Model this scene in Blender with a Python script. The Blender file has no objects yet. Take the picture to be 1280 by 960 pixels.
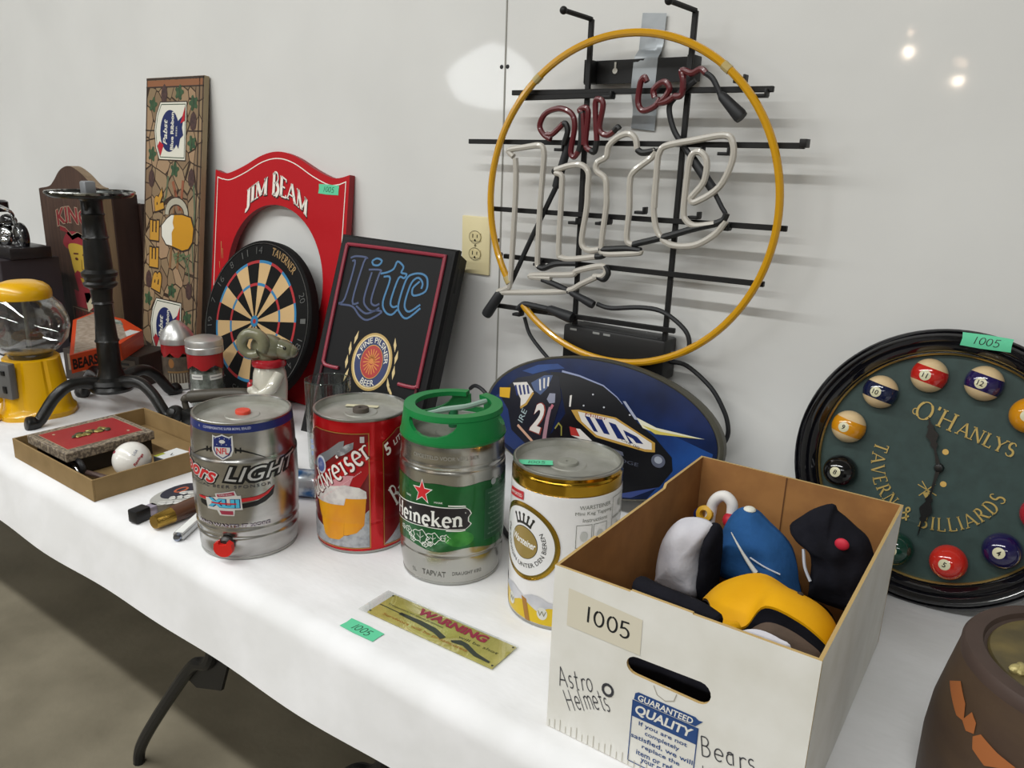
import bpy, bmesh, math, random
from math import sin, cos, pi, radians as RAD, hypot, atan2, exp, sqrt
from mathutils import Vector, Matrix
from mathutils.geometry import tessellate_polygon
random.seed(11)
SC = bpy.context.scene
COL = SC.collection
T = 0.75                                  # height of the table top

# ------------------------------------------------------------------ camera, world, light
cam_d = bpy.data.cameras.new('camera')
cam_d.sensor_width = 36.0
cam_d.lens = 978.57 * 36 / 1280
cam_d.clip_start = 0.05
cam = bpy.data.objects.new('camera', cam_d)
COL.objects.link(cam)
r_ = Vector((0.8094053, 0.58632515, 0.03295263))
u_ = Vector((-0.18740785, 0.2047173, 0.96071282))
f_ = Vector((-0.55654412, 0.78378163, -0.2755812))
m4 = Matrix((r_, u_, -f_)).transposed().to_4x4()
m4.translation = Vector((0, -1.45804, T + 0.68004))
cam.matrix_world = m4
SC.camera = cam

w = bpy.data.worlds.new('world')
SC.world = w
w.use_nodes = True
w.node_tree.nodes['Background'].inputs[0].default_value = (0.9, 0.95, 1.0, 1)
w.node_tree.nodes['Background'].inputs[1].default_value = 0.15

SC.view_settings.view_transform = 'Standard'
SC.view_settings.look = 'None'
SC.view_settings.gamma = 1.0
SC.view_settings.use_curve_mapping = False
SC.view_settings.exposure = -0.22

def area_light(name, loc, target, sx, sy, power, color=(1, 1, 1)):
    d = bpy.data.lights.new(name, 'AREA')
    d.shape = 'ELLIPSE' if name == 'daylight_opening' else 'RECTANGLE'; d.size = sx; d.size_y = sy; d.energy = power; d.color = color
    o = bpy.data.objects.new(name, d); COL.objects.link(o)
    o.location = loc
    o.rotation_euler = (Vector(target) - Vector(loc)).to_track_quat('-Z', 'Y').to_euler()
    return o
def bulb_light(name, loc, rad, power, color):
    d = bpy.data.lights.new(name, 'POINT')
    d.shadow_soft_size = rad; d.energy = power; d.color = color
    o = bpy.data.objects.new(name, d); COL.objects.link(o); o.location = loc
    return o
# daylight through an opening on the left, in front of the table
area_light('daylight_opening', (-6.75, -7.4, 2.46), (-1.0, 0.0, 1.2), 1.1, 0.8, 34, (0.95, 0.98, 1.0))
# two rows of long fluorescent tubes under the ceiling, parallel to the wall
area_light('tube_row', (-2.6, -2.1, 3.4), (-2.6, -2.1, 0), 6.5, 0.10, 165, (0.99, 1.0, 0.98))
area_light('tube_row', (-1.2, -5.2, 3.5), (-1.2, -5.2, 0), 8.5, 0.12, 265, (0.99, 1.0, 0.98))
# far warm bulbs that glint in the glossy wall, plus added lights for their doubles
bulb_light('far_bulb_glint', (-2.51, -11.6, 3.06), 0.06, 34, (1.0, 0.80, 0.62))
bulb_light('far_bulb_glint', (-1.935, -11.6, 2.65), 0.055, 26, (1.0, 0.80, 0.62))
bulb_light('far_bulb_glint', (-2.525, -11.6, 3.37), 0.04, 5, (1.0, 0.72, 0.5))  # dim light added to make the doubled glint, not a further bulb
bulb_light('far_bulb_glint', (-1.925, -11.6, 2.93), 0.04, 6, (1.0, 0.72, 0.5))  # likewise added, for the doubled glint of the lower bulb

# ------------------------------------------------------------------ materials
def lin(h):
    h = h.lstrip('#')
    c = [int(h[i:i + 2], 16) / 255 for i in (0, 2, 4)]
    return tuple(v / 12.92 if v <= 0.04045 else ((v + 0.055) / 1.055) ** 2.4 for v in c)
_mats = {}
def M(col, rough=0.5, metal=0.0, spec=0.5, coat=0.0, trans=0.0, ior=1.45, noise=None, bump=None, emit=0.0, key=None, sheen=0.0):
    """noise = (second colour, scale, low, high[, stretch]); bump = (scale, strength[, stretch])"""
    k = (col, rough, metal, spec, coat, trans, ior, noise, bump, emit, sheen)
    if k in _mats: return _mats[k]
    m = bpy.data.materials.new(key or ('mat_' + col.strip('#') + '_%d' % len(_mats)))
    m.use_nodes = True
    nt = m.node_tree; b = nt.nodes['Principled BSDF']
    b.inputs['Base Color'].default_value = lin(col) + (1,)
    b.inputs['Roughness'].default_value = rough
    b.inputs['Metallic'].default_value = metal
    b.inputs['Specular IOR Level'].default_value = spec
    b.inputs['Coat Weight'].default_value = coat
    b.inputs['Coat Roughness'].default_value = 0.05
    b.inputs['Transmission Weight'].default_value = trans
    b.inputs['IOR'].default_value = ior
    if sheen: b.inputs['Sheen Weight'].default_value = sheen
    def coord(scale, stretch):
        tc = nt.nodes.new('ShaderNodeTexCoord'); mp = nt.nodes.new('ShaderNodeMapping')
        nt.links.new(tc.outputs['Object'], mp.inputs['Vector'])
        mp.inputs['Scale'].default_value = tuple(scale * s for s in stretch)
        return mp
    if noise:
        c2, sc, lo, hi = noise[:4]
        mp = coord(sc, noise[4] if len(noise) > 4 else (1, 1, 1))
        n = nt.nodes.new('ShaderNodeTexNoise'); n.inputs['Scale'].default_value = 1; n.inputs['Detail'].default_value = 5
        nt.links.new(mp.outputs[0], n.inputs['Vector'])
        rp = nt.nodes.new('ShaderNodeValToRGB')
        rp.color_ramp.elements[0].position = lo; rp.color_ramp.elements[1].position = hi
        rp.color_ramp.elements[0].color = lin(col) + (1,); rp.color_ramp.elements[1].color = lin(c2) + (1,)
        nt.links.new(n.outputs['Fac'], rp.inputs['Fac']); nt.links.new(rp.outputs['Color'], b.inputs['Base Color'])
    if bump:
        sc, st = bump[:2]
        mp = coord(sc, bump[2] if len(bump) > 2 else (1, 1, 1))
        n = nt.nodes.new('ShaderNodeTexNoise'); n.inputs['Scale'].default_value = 1; n.inputs['Detail'].default_value = 3
        nt.links.new(mp.outputs[0], n.inputs['Vector'])
        bp = nt.nodes.new('ShaderNodeBump'); bp.inputs['Strength'].default_value = 1.0; bp.inputs['Distance'].default_value = st
        nt.links.new(n.outputs['Fac'], bp.inputs['Height']); nt.links.new(bp.outputs['Normal'], b.inputs['Normal'])
    if emit:
        b.inputs['Emission Color'].default_value = lin(col) + (1,); b.inputs['Emission Strength'].default_value = emit
    _mats[k] = m
    return m
def ink(col, rough=0.45): return M(col, rough)          # printed colour
BLACK = M('#0c0c0d', 0.35); BLACKM = M('#101011', 0.45, bump=(60, .0006))
STEEL = M('#b9bab8', 0.25, 1.0); WHITE = M('#e9e8e2', 0.5)
def thin_glass(name, tint):
    m = bpy.data.materials.new(name); m.use_nodes = True; nt = m.node_tree; nt.nodes.remove(nt.nodes['Principled BSDF'])
    t = nt.nodes.new('ShaderNodeBsdfTransparent'); g = nt.nodes.new('ShaderNodeBsdfGlossy'); x = nt.nodes.new('ShaderNodeMixShader'); f = nt.nodes.new('ShaderNodeMath'); lw = nt.nodes.new('ShaderNodeLayerWeight'); pw = nt.nodes.new('ShaderNodeMath')
    t.inputs[0].default_value = lin(tint) + (1,); g.inputs['Roughness'].default_value = .03; pw.operation = 'POWER'; pw.inputs[1].default_value = 3.5; f.operation = 'MULTIPLY_ADD'; f.inputs[1].default_value = .8; f.inputs[2].default_value = .08; lw.inputs[0].default_value = .5; nt.links.new(lw.outputs['Facing'], pw.inputs[0]); nt.links.new(pw.outputs[0], f.inputs[0])
    nt.links.new(f.outputs[0], x.inputs[0]); nt.links.new(t.outputs[0], x.inputs[1]); nt.links.new(g.outputs[0], x.inputs[2])
    nt.links.new(x.outputs[0], nt.nodes['Material Output'].inputs[0]); return m
GLASS = thin_glass('clear_glass', '#f1f4f3'); CLEAR = thin_glass('clear_plastic', '#fafbfa')

# ------------------------------------------------------------------ mesh builder
class MB:
    def __init__(s): s.v = []; s.f = []; s.mi = []; s.ms = []
    def slot(s, m):
        if m not in s.ms: s.ms.append(m)
        return s.ms.index(m)
    def add(s, vs, fs, m):
        o = len(s.v); k = s.slot(m)
        s.v += [tuple(p) for p in vs]; s.f += [tuple(i + o for i in q) for q in fs]; s.mi += [k] * len(fs)
        return s
    def box(s, c, d, m, bev=0.0, rot=None, seg=2):
        bm = bmesh.new(); bmesh.ops.create_cube(bm, size=1)
        for v in bm.verts: v.co = Vector((v.co.x * d[0], v.co.y * d[1], v.co.z * d[2]))
        if bev: bmesh.ops.bevel(bm, geom=bm.edges[:], offset=bev, segments=seg, profile=0.5, affect='EDGES')
        R = rot if rot is not None else Matrix.Identity(3)
        vs = [R @ v.co + Vector(c) for v in bm.verts]; bm.verts.index_update()
        fs = [[v.index for v in f.verts] for f in bm.faces]; bm.free()
        return s.add(vs, fs, m)
    def lathe(s, prof, m, seg=48, c=(0, 0, 0), rot=None, a0=0, a1=2 * pi):
        """prof = [(r, z, material or None)]"""
        full = abs(a1 - a0 - 2 * pi) < 1e-6; n = seg if full else seg + 1
        R = rot if rot is not None else Matrix.Identity(3); cc = Vector(c)
        rows = []
        for p in prof:
            r, z = p[0], p[1]
            if r < 1e-7: rows.append([len(s.v)]); s.v.append(tuple(R @ Vector((0, 0, z)) + cc))
            else:
                rows.append(list(range(len(s.v), len(s.v) + n)))
                s.v += [tuple(R @ Vector((r * cos(a0 + (a1 - a0) * i / seg), r * sin(a0 + (a1 - a0) * i / seg), z)) + cc) for i in range(n)]
        for i in range(len(rows) - 1):
            A, B = rows[i], rows[i + 1]; mm = prof[i + 1][2] if len(prof[i + 1]) > 2 else m
            k = s.slot(mm)
            for j in range(seg):
                j2 = (j + 1) % n
                if len(A) == 1 and len(B) == 1: continue
                if len(A) == 1: q = (A[0], B[j2], B[j])
                elif len(B) == 1: q = (A[j], A[j2], B[0])
                else: q = (A[j], A[j2], B[j2], B[j])
                s.f.append(q); s.mi.append(k)
        return s
    def tube(s, pts, r, m, seg=8, closed=False, cap=True):
        P = [Vector(p) for p in pts]; n = len(P)
        rr = r if isinstance(r, (list, tuple)) else [r] * n
        rows = []; ref = None
        for i in range(n):
            if closed: t = P[(i + 1) % n] - P[i - 1]
            else: t = P[min(i + 1, n - 1)] - P[max(i - 1, 0)]
            t.normalize()
            if ref is None:
                ref = Vector((0, 0, 1)) if abs(t.z) < 0.9 else Vector((1, 0, 0))
            a = (ref - t * ref.dot(t))
            if a.length < 1e-5: a = t.orthogonal()
            a.normalize(); ref = a; b = t.cross(a)
            rows.append(list(range(len(s.v), len(s.v) + seg)))
            s.v += [tuple(P[i] + (a * cos(2 * pi * j / seg) + b * sin(2 * pi * j / seg)) * rr[i]) for j in range(seg)]
        k = s.slot(m)
        for i in range(n if closed else n - 1):
            A, B = rows[i], rows[(i + 1) % n]
            for j in range(seg):
                s.f.append((A[j], A[(j + 1) % seg], B[(j + 1) % seg], B[j])); s.mi.append(k)
        if cap and not closed:
            s.f.append(tuple(reversed(rows[0]))); s.mi.append(k); s.f.append(tuple(rows[-1])); s.mi.append(k)
        return s
    def prism(s, outer, y0, y1, m, holes=(), side=None, fn=None, back=None):
        """outline in (x, z), solid between y0 and y1"""
        loops = [list(outer)] + [list(h) for h in holes]
        tri = tessellate_polygon([[Vector((a, b, 0)) for a, b in L] for L in loops])
        flat = [p for L in loops for p in L]; n = len(flat)
        fn = fn or (lambda x, y, z: (x, y, z))
        o = len(s.v); ks = s.slot(m); kb = s.slot(back or m); kd = s.slot(side or m)
        s.v += [fn(a, y0, b) for a, b in flat] + [fn(a, y1, b) for a, b in flat]
        for t in tri:
            s.f.append(tuple(o + i for i in t)); s.mi.append(ks)
            s.f.append(tuple(o + n + i for i in reversed(t))); s.mi.append(kb)
        q = 0
        for L in loops:
            k = len(L)
            for i in range(k):
                a, b = q + i, q + (i + 1) % k
                s.f.append((o + a, o + b, o + n + b, o + n + a)); s.mi.append(kd)
            q += k
        return s
    def sphere(s, c, r, m, seg=24, ring=14, rot=None):
        rx, ry, rz = r if isinstance(r, (list, tuple)) else (r, r, r)
        prof = [(max(0, sin(pi * i / ring)), -cos(pi * i / ring)) for i in range(ring + 1)]
        prof[0] = (0, -1); prof[-1] = (0, 1)
        R = (rot if rot is not None else Matrix.Identity(3)) @ Matrix.Diagonal((rx, ry, rz))
        return s.lathe(prof, m, seg, c, R)
    def build(s, name, parent=None, smooth=35, **props):
        me = bpy.data.meshes.new(name)
        me.from_pydata(s.v, [], s.f); me.update()
        for m in s.ms: me.materials.append(m)
        me.polygons.foreach_set('material_index', s.mi)
        bm = bmesh.new(); bm.from_mesh(me); bmesh.ops.recalc_face_normals(bm, faces=bm.faces[:]); bm.to_mesh(me); bm.free()
        if smooth:
            me.polygons.foreach_set('use_smooth', [True] * len(me.polygons)); me.set_sharp_from_angle(angle=RAD(smooth))
        o = bpy.data.objects.new(name, me); COL.objects.link(o)
        if parent: o.parent = parent
        for k, v in props.items(): o[k] = v
        return o
def thing(name, label, cat, loc=(0, 0, 0), rz=0.0, group=None, mtx=None):
    o = bpy.data.objects.new(name, None); COL.objects.link(o)
    o.empty_display_size = 0.05
    if mtx is not None: o.matrix_world = mtx
    else: o.location = loc; o.rotation_euler = (0, 0, rz)
    o['label'] = label; o['category'] = cat
    if group: o['group'] = group
    return o
def tag(o, label, cat, group=None):
    o['label'] = label; o['category'] = cat
    if group: o['group'] = group
    return o
def structure(o): o['kind'] = 'structure'; return o
def lean_frame(x0, y0, z0, yaw, lean, roll=0.0):
    """local x runs along the board, local z up its face, local -y out of its face"""
    R = Vector((cos(yaw), sin(yaw), 0)); N0 = Vector((sin(yaw), -cos(yaw), 0))
    U = Vector((0, 0, 1)) * cos(lean) - N0 * sin(lean); N = R.cross(U)
    R2 = R * cos(roll) + U * sin(roll); U2 = U * cos(roll) - R * sin(roll)
    m = Matrix((R2, -N, U2)).transposed().to_4x4(); m.translation = Vector((x0, y0, z0))
    return m
def RX(a): return Matrix.Rotation(a, 3, 'X')
def RY(a): return Matrix.Rotation(a, 3, 'Y')
def RZ(a): return Matrix.Rotation(a, 3, 'Z')
def arc(cx, cz, rx, rz, a0, a1, n=16):
    return [(cx + rx * cos(RAD(a0 + (a1 - a0) * i / n)), cz + rz * sin(RAD(a0 + (a1 - a0) * i / n))) for i in range(n + 1)]
def catmull(pts, n=8, closed=False):
    P = [Vector(p) for p in pts]; out = []; N = len(P)
    rng = N if closed else N - 1
    for i in range(rng):
        if closed: a, b, c, d = P[i - 1], P[i], P[(i + 1) % N], P[(i + 2) % N]
        else: a, b, c, d = P[max(i - 1, 0)], P[i], P[i + 1], P[min(i + 2, N - 1)]
        for k in range(n):
            t = k / n
            out.append(0.5 * ((2 * b) + (c - a) * t + (2 * a - 5 * b + 4 * c - d) * t * t + (3 * b - a - 3 * c + d) * t ** 3))
    if not closed: out.append(P[-1])
    return [tuple(v) for v in out]
def rounded(pts2, n=6):
    return [tuple(p)[:2] for p in catmull([(a, b, 0) for a, b in pts2], n, True)]

# ------------------------------------------------------------------ letters
_tc = {}
def font_tris(txt, bold=0.0, shear=0.0, space=1.0):
    k = (txt, bold, shear, space)
    if k not in _tc:
        cu = bpy.data.curves.new('t', 'FONT'); cu.body = txt; cu.size = 1; cu.dimensions = '2D'; cu.fill_mode = 'BOTH'
        cu.resolution_u = 3; cu.offset = bold; cu.shear = shear; cu.space_character = space
        ob = bpy.data.objects.new('t', cu); me = ob.to_mesh()
        V = [(v.co.x, v.co.y) for v in me.vertices]
        F = []
        for p in me.polygons:
            q = list(p.vertices)
            for i in range(1, len(q) - 1): F.append((q[0], q[i], q[i + 1]))
        ob.to_mesh_clear(); bpy.data.objects.remove(ob); bpy.data.curves.remove(cu)
        _tc[k] = (V, F)
    return _tc[k]
# stroke letters: advance, thick strokes, thin strokes, serif feet (x, z)
def _a(cx, cz, rx, rz, a0, a1, n=12): return arc(cx, cz, rx, rz, a0, a1, n)
GL = {
 'A': (.82, [[(.4, 1), (.76, 0)]], [[(.06, 0), (.4, 1)], [(.18, .33), (.63, .33)]], [(.06, 0), (.76, 0)]),
 'B': (.66, [[(.14, 0), (.14, 1)], _a(.3, .27, .26, .27, 80, -80)], [[(.14, 1), (.3, 1)] + _a(.3, .77, .2, .23, 90, -90) + [(.14, .54)], [(.14, .54), (.34, .54)], [(.14, 0), (.34, 0)]], [(.14, 0), (.14, 1)]),
 'D': (.78, [[(.14, 0), (.14, 1)], _a(.3, .5, .38, .5, 70, -70)], [[(.14, 1), (.3, 1)] + _a(.3, .5, .38, .5, 90, 60, 4), [(.14, 0), (.3, 0)] + _a(.3, .5, .38, .5, -90, -60, 4)], [(.14, 0), (.14, 1)]),
 'E': (.62, [[(.14, 0), (.14, 1)]], [[(.14, 1), (.54, 1), (.54, .86)], [(.14, .52), (.46, .52)], [(.14, 0), (.56, 0), (.56, .15)]], [(.14, 0), (.14, 1)]),
 'F': (.58, [[(.14, 0), (.14, 1)]], [[(.14, 1), (.54, 1), (.54, .86)], [(.14, .52), (.44, .52)]], [(.14, 0)]),
 'H': (.84, [[(.14, 0), (.14, 1)], [(.7, 0), (.7, 1)]], [[(.14, .52), (.7, .52)]], [(.14, 0), (.14, 1), (.7, 0), (.7, 1)]),
 'I': (.3, [[(.15, 0), (.15, 1)]], [], [(.15, 0), (.15, 1)]),
 'J': (.42, [[(.27, 1), (.27, -.05)] + _a(.09, -.05, .18, .18, 0, -110, 8)], [], [(.27, 1)]),
 'K': (.78, [[(.14, 0), (.14, 1)], [(.32, .55), (.7, 0)]], [[(.14, .4), (.64, 1)]], [(.14, 0), (.14, 1), (.7, 0), (.64, 1)]),
 'L': (.6, [[(.14, 0), (.14, 1)]], [[(.14, 0), (.54, 0), (.54, .18)]], [(.14, 1), (.14, 0)]),
 'M': (1.0, [[(.14, 1), (.5, .08)], [(.84, 0), (.84, 1)]], [[(.14, 0), (.14, 1)], [(.5, .08), (.84, 1)]], [(.14, 0), (.84, 0), (.84, 1), (.14, 1)]),
 'N': (.86, [[(.14, 1), (.72, 0)]], [[(.14, 0), (.14, 1)], [(.72, 0), (.72, 1)]], [(.14, 0), (.72, 1), (.12, 1)]),
 'O': (.88, [_a(.44, .5, .36, .5, 125, 235), _a(.44, .5, .36, .5, -55, 55)], [_a(.44, .5, .36, .5, 55, 125, 6), _a(.44, .5, .36, .5, 235, 305, 6)], []),
 'P': (.64, [[(.14, 0), (.14, 1)], _a(.3, .74, .26, .26, 80, -80)], [[(.14, 1), (.34, 1)], [(.14, .48), (.34, .48)]], [(.14, 0), (.14, 1)]),
 'R': (.72, [[(.14, 0), (.14, 1)], _a(.3, .75, .22, .25, 80, -80), [(.32, .5), (.66, 0)]], [[(.14, 1), (.34, 1)], [(.14, .5), (.34, .5)]], [(.14, 0), (.14, 1), (.68, 0)]),
 'S': (.58, [_a(.29, .75, .19, .25, 120, 250, 8) + _a(.29, .25, .21, .25, 80, -60, 8)], [_a(.29, .75, .19, .25, 20, 120, 6), _a(.29, .25, .21, .25, -60, -160, 6)], []),
 'T': (.7, [[(.35, 0), (.35, 1)]], [[(.04, .84), (.04, 1), (.66, 1), (.66, .84)]], [(.35, 0)]),
 'V': (.8, [[(.06, 1), (.42, 0)]], [[(.42, 0), (.76, 1)]], [(.06, 1), (.76, 1)]),
 'W': (1.1, [[(.06, 1), (.32, 0)], [(.55, .9), (.8, 0)]], [[(.32, 0), (.55, .9)], [(.8, 0), (1.06, 1)]], [(.06, 1), (1.06, 1)]),
 'Y': (.76, [[(.06, 1), (.38, .48), (.38, 0)]], [[(.38, .48), (.72, 1)]], [(.06, 1), (.72, 1), (.38, 0)]),
 'G': (.84, [_a(.44, .5, .36, .5, 120, 240)], [_a(.44, .5, .36, .5, 35, 120, 8), _a(.44, .5, .36, .5, 240, 320, 8) + [(.72, .42), (.52, .42)]], []),
 'U': (.8, [[(.14, 1), (.14, .3)] + _a(.4, .3, .26, .3, 180, 270, 6)], [_a(.4, .3, .26, .3, 270, 360, 6) + [(.66, 1)]], [(.14, 1), (.66, 1)]),
 '&': (.8, [[(.7, 0), (.22, .78)] + _a(.36, .8, .16, .18, 180, 0, 8) + [(.44, .6), (.16, .34)] + _a(.34, .22, .24, .22, 150, 290, 8) + [(.7, .42)]], [], []),
 "'": (.22, [[(.1, 1.02), (.1, .82)]], [], []),
 ' ': (.4, [], [], []),
 'a': (.56, [[(.42, .6), (.42, 0)], _a(.26, .26, .18, .26, 60, 300, 12)], [[(.42, .5), (.34, .58)] + _a(.28, .42, .18, .2, 70, 150, 4)], []),
 'd': (.6, [[(.48, 1), (.48, 0)], _a(.27, .3, .21, .3, 60, 300, 12)], [], [(.46, 1), (.5, 0)]),
 'e': (.56, [_a(.29, .31, .22, .31, 0, 310, 16)], [[(.08, .33), (.51, .31)]], []),
 'i': (.32, [[(.16, 0), (.16, .6)], [(.16, .8), (.16, .93)]], [], [(.16, 0), (.13, .6)]),
 'k': (.62, [[(.13, 0), (.13, 1)], [(.28, .36), (.54, 0)]], [[(.13, .24), (.5, .62)]], [(.13, 0), (.11, 1), (.55, 0)]),
 'l': (.3, [[(.14, 1), (.14, 0)]], [], [(.14, 0)]),
 'm': (.92, [[(.13, 0), (.13, .6)], _a(.3, .42, .17, .2, 150, 0, 6) + [(.47, 0)], _a(.64, .42, .17, .2, 150, 0, 6) + [(.81, 0)]], [], [(.13, 0), (.47, 0), (.81, 0)]),
 'n': (.62, [[(.13, 0), (.13, .6)], _a(.31, .4, .18, .22, 150, 0, 6) + [(.49, 0)]], [], [(.13, 0), (.49, 0), (.1, .6)]),
 'o': (.58, [_a(.29, .31, .22, .31, 0, 360, 18)], [], []),
 'r': (.46, [[(.13, 0), (.13, .6)]], [_a(.32, .36, .19, .24, 160, 50, 6)], [(.13, 0), (.1, .6)]),
 's': (.46, [_a(.23, .45, .14, .16, 40, 250, 8) + _a(.22, .15, .16, .15, 80, -140, 10)], [], []),
 't': (.42, [[(.18, .9), (.18, .1)] + _a(.28, .1, .1, .1, 180, 300, 5)], [[(.04, .62), (.36, .62)]], []),
 'u': (.62, [[(.13, .62), (.13, .2)] + _a(.31, .2, .18, .2, 180, 330, 8) + [(.49, .2)], [(.49, .62), (.49, 0)]], [], [(.1, .62), (.46, .62), (.52, 0)]),
 'w': (.86, [[(.06, .62), (.26, 0)], [(.43, .56), (.62, 0)]], [[(.26, 0), (.43, .56)], [(.62, 0), (.8, .62)]], [(.06, .62), (.8, .62)]),
 '0': (.62, [_a(.31, .5, .24, .46, 100, 455, 20)], [], []),
 '1': (.36, [[(.18, 1), (.16, 0)]], [], []),
 '5': (.62, [[(.52, .98), (.16, .95), (.13, .55), (.3, .6)] + _a(.28, .3, .24, .3, 75, -140, 10)], [], []),
}
class Print(MB):
    """flat artwork in (u, v) carried onto a surface by fn(u, v, layer)"""
    def __init__(s, fn, maxlen=0.0): super().__init__(); s.fn = fn; s.maxlen = maxlen
    def tris(s, V, F, m, layer):
        if s.maxlen:
            V = list(V); out = []; st = list(F); mid = {}
            while st:
                t = st.pop()
                L = [(hypot(V[t[i]][0] - V[t[(i + 1) % 3]][0], V[t[i]][1] - V[t[(i + 1) % 3]][1]), i) for i in range(3)]
                d, i = max(L)
                if d <= s.maxlen: out.append(t); continue
                a, b, c = t[i], t[(i + 1) % 3], t[(i + 2) % 3]
                k = (min(a, b), max(a, b))
                if k not in mid: mid[k] = len(V); V.append(((V[a][0] + V[b][0]) / 2, (V[a][1] + V[b][1]) / 2))
                q = mid[k]; st += [(a, q, c), (q, b, c)]
            F = out
        s.add([s.fn(u, v, layer) for u, v in V], F, m)
        return s
    def poly(s, pts, m, layer=1, holes=()):
        loops = [list(pts)] + [list(h) for h in holes]
        tri = tessellate_polygon([[Vector((a, b, 0)) for a, b in L] for L in loops])
        return s.tris([p for L in loops for p in L], [tuple(t) for t in tri], m, layer)
    def rect(s, u0, v0, u1, v1, m, layer=1): return s.poly([(u0, v0), (u1, v0), (u1, v1), (u0, v1)], m, layer)
    def ell(s, cu, cv, ru, rv, m, layer=1, n=32): return s.poly(arc(cu, cv, ru, rv, 0, 360 * (n - 1) / n, n - 1), m, layer)
    def ring(s, cu, cv, ru, rv, w, m, layer=1, n=48):
        s.stroke(arc(cu, cv, ru - w / 2, rv - w / 2, 0, 360, n), w, m, layer); return s
    def stroke(s, pts, w, m, layer=1, w2=None, tf=None):
        n = len(pts); V = []; F = []
        P = []
        for p in pts:
            if not P or hypot(p[0] - P[-1][0], p[1] - P[-1][1]) > 1e-7: P.append(p)
        n = len(P)
        if n < 2: return s
        for i in range(n):
            a = P[max(i - 1, 0)]; b = P[min(i + 1, n - 1)]
            if i and i < n - 1:
                d1 = Vector((P[i][0] - a[0], P[i][1] - a[1])).normalized(); d2 = Vector((b[0] - P[i][0], b[1] - P[i][1])).normalized()
                t = d1 + d2
                if t.length < 0.3: t = d1
                t.normalize(); k = 1 / max(0.55, t.dot(d1))
            else: t = Vector((b[0] - a[0], b[1] - a[1])).normalized(); k = 1
            ww = (w if w2 is None else w + (w2 - w) * i / (n - 1)) * k / 2
            V += [(P[i][0] - t.y * ww, P[i][1] + t.x * ww), (P[i][0] + t.y * ww, P[i][1] - t.x * ww)]
        for i in range(n - 1): F += [(2 * i, 2 * i + 1, 2 * i + 3), (2 * i, 2 * i + 3, 2 * i + 2)]
        if tf: V = [tf(*q) for q in V]
        return s.tris(V, F, m, layer)
    def text(s, txt, cu, cv, h, m, w=None, rot=0.0, layer=2, bold=0.0, shear=0.0, space=1.0, warp=None):
        V, F = font_tris(txt, bold, shear, space)
        if not V: return s
        x0 = min(p[0] for p in V); x1 = max(p[0] for p in V); y0 = min(p[1] for p in V); y1 = max(p[1] for p in V)
        sy = h / max(1e-6, y1 - y0); sx = (w / (x1 - x0)) if w else sy
        Q = [((x - (x0 + x1) / 2) * sx, (y - (y0 + y1) / 2) * sy) for x, y in V]
        if warp: Q = [warp(x, y) for x, y in Q]
        else:
            c, d = cos(rot), sin(rot); Q = [(cu + x * c - y * d, cv + x * d + y * c) for x, y in Q]
        return s.tris(Q, F, m, layer)
    def letters(s, txt, cu, cv, h, m, w=None, rot=0.0, layer=2, thick=.15, thin=.07, serif=.1, shear=0.0, track=.06, warp=None, jitter=0.0):
        adv = sum(GL[c][0] + track for c in txt) - track
        sx = (w / adv) if w else h
        c, d = cos(rot), sin(rot)
        def put(x, y):
            X = (x + shear * y - adv / 2) * sx; Y = (y - .5) * h
            if warp: return warp(X, Y)
            return (cu + X * c - Y * d, cv + X * d + Y * c)
        x = 0
        for ch in txt:
            A, K, N, S = GL[ch]
            jx = random.uniform(-jitter, jitter); jy = random.uniform(-jitter, jitter)
            for st, wd in [(q, thick) for q in K] + [(q, thin) for q in N]:
                s.stroke([(x + a + jx, b + jy) for a, b in st], wd, m, layer, tf=put)
            if serif:
                for a, b in S:
                    e = thin * .5 if b < .1 else -thin * .5
                    s.stroke([(x + a - serif - thick * .3, b + e), (x + a + serif + thick * .3, b + e)], thin, m, layer, tf=put)
            x += A + track
        return s
def arc_warp(cu, cv, R, mid, inside=False):
    """bends a line of text round a circle; mid = angle (deg) of its middle; inside: text reads along the bottom"""
    def f(x, y):
        if not inside: a = RAD(mid) - x / R; r = R + y
        else: a = RAD(mid) + x / R; r = R - y
        return (cu + r * cos(a), cv + r * sin(a))
    return f
def face_map(y=0.0, eps=0.0003, step=0.00025):
    return lambda u, v, l: (u, y - eps - l * step, v)
GREEN_TAPE = M('#5fc79a', 0.7); PEN = M('#15181c', 0.5)
def tape_note(parent, fn, cu, cv, w, h, rot=0.0, name='price_sticker', maxlen=0.0, tilt=0.0):
    p = Print(fn, maxlen); c, d = cos(rot), sin(rot)
    q = [(-w / 2, -h / 2), (-w * .1, -h * .53), (w / 2, -h * .46), (w * .49, 0), (w / 2, h / 2), (0, h * .53), (-w / 2, h * .47), (-w * .48, 0)]
    p.poly([(cu + a * c - b * d, cv + a * d + b * c) for a, b in q], GREEN_TAPE, 1)
    p.letters('1005', cu, cv, h * .55, PEN, w=w * .52, rot=rot + tilt, layer=2, thick=.09, thin=.09, serif=0, shear=.15, jitter=.04)
    return p.build(name, parent, smooth=0, label='green paper tape sticker with handwritten 1005')
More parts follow.
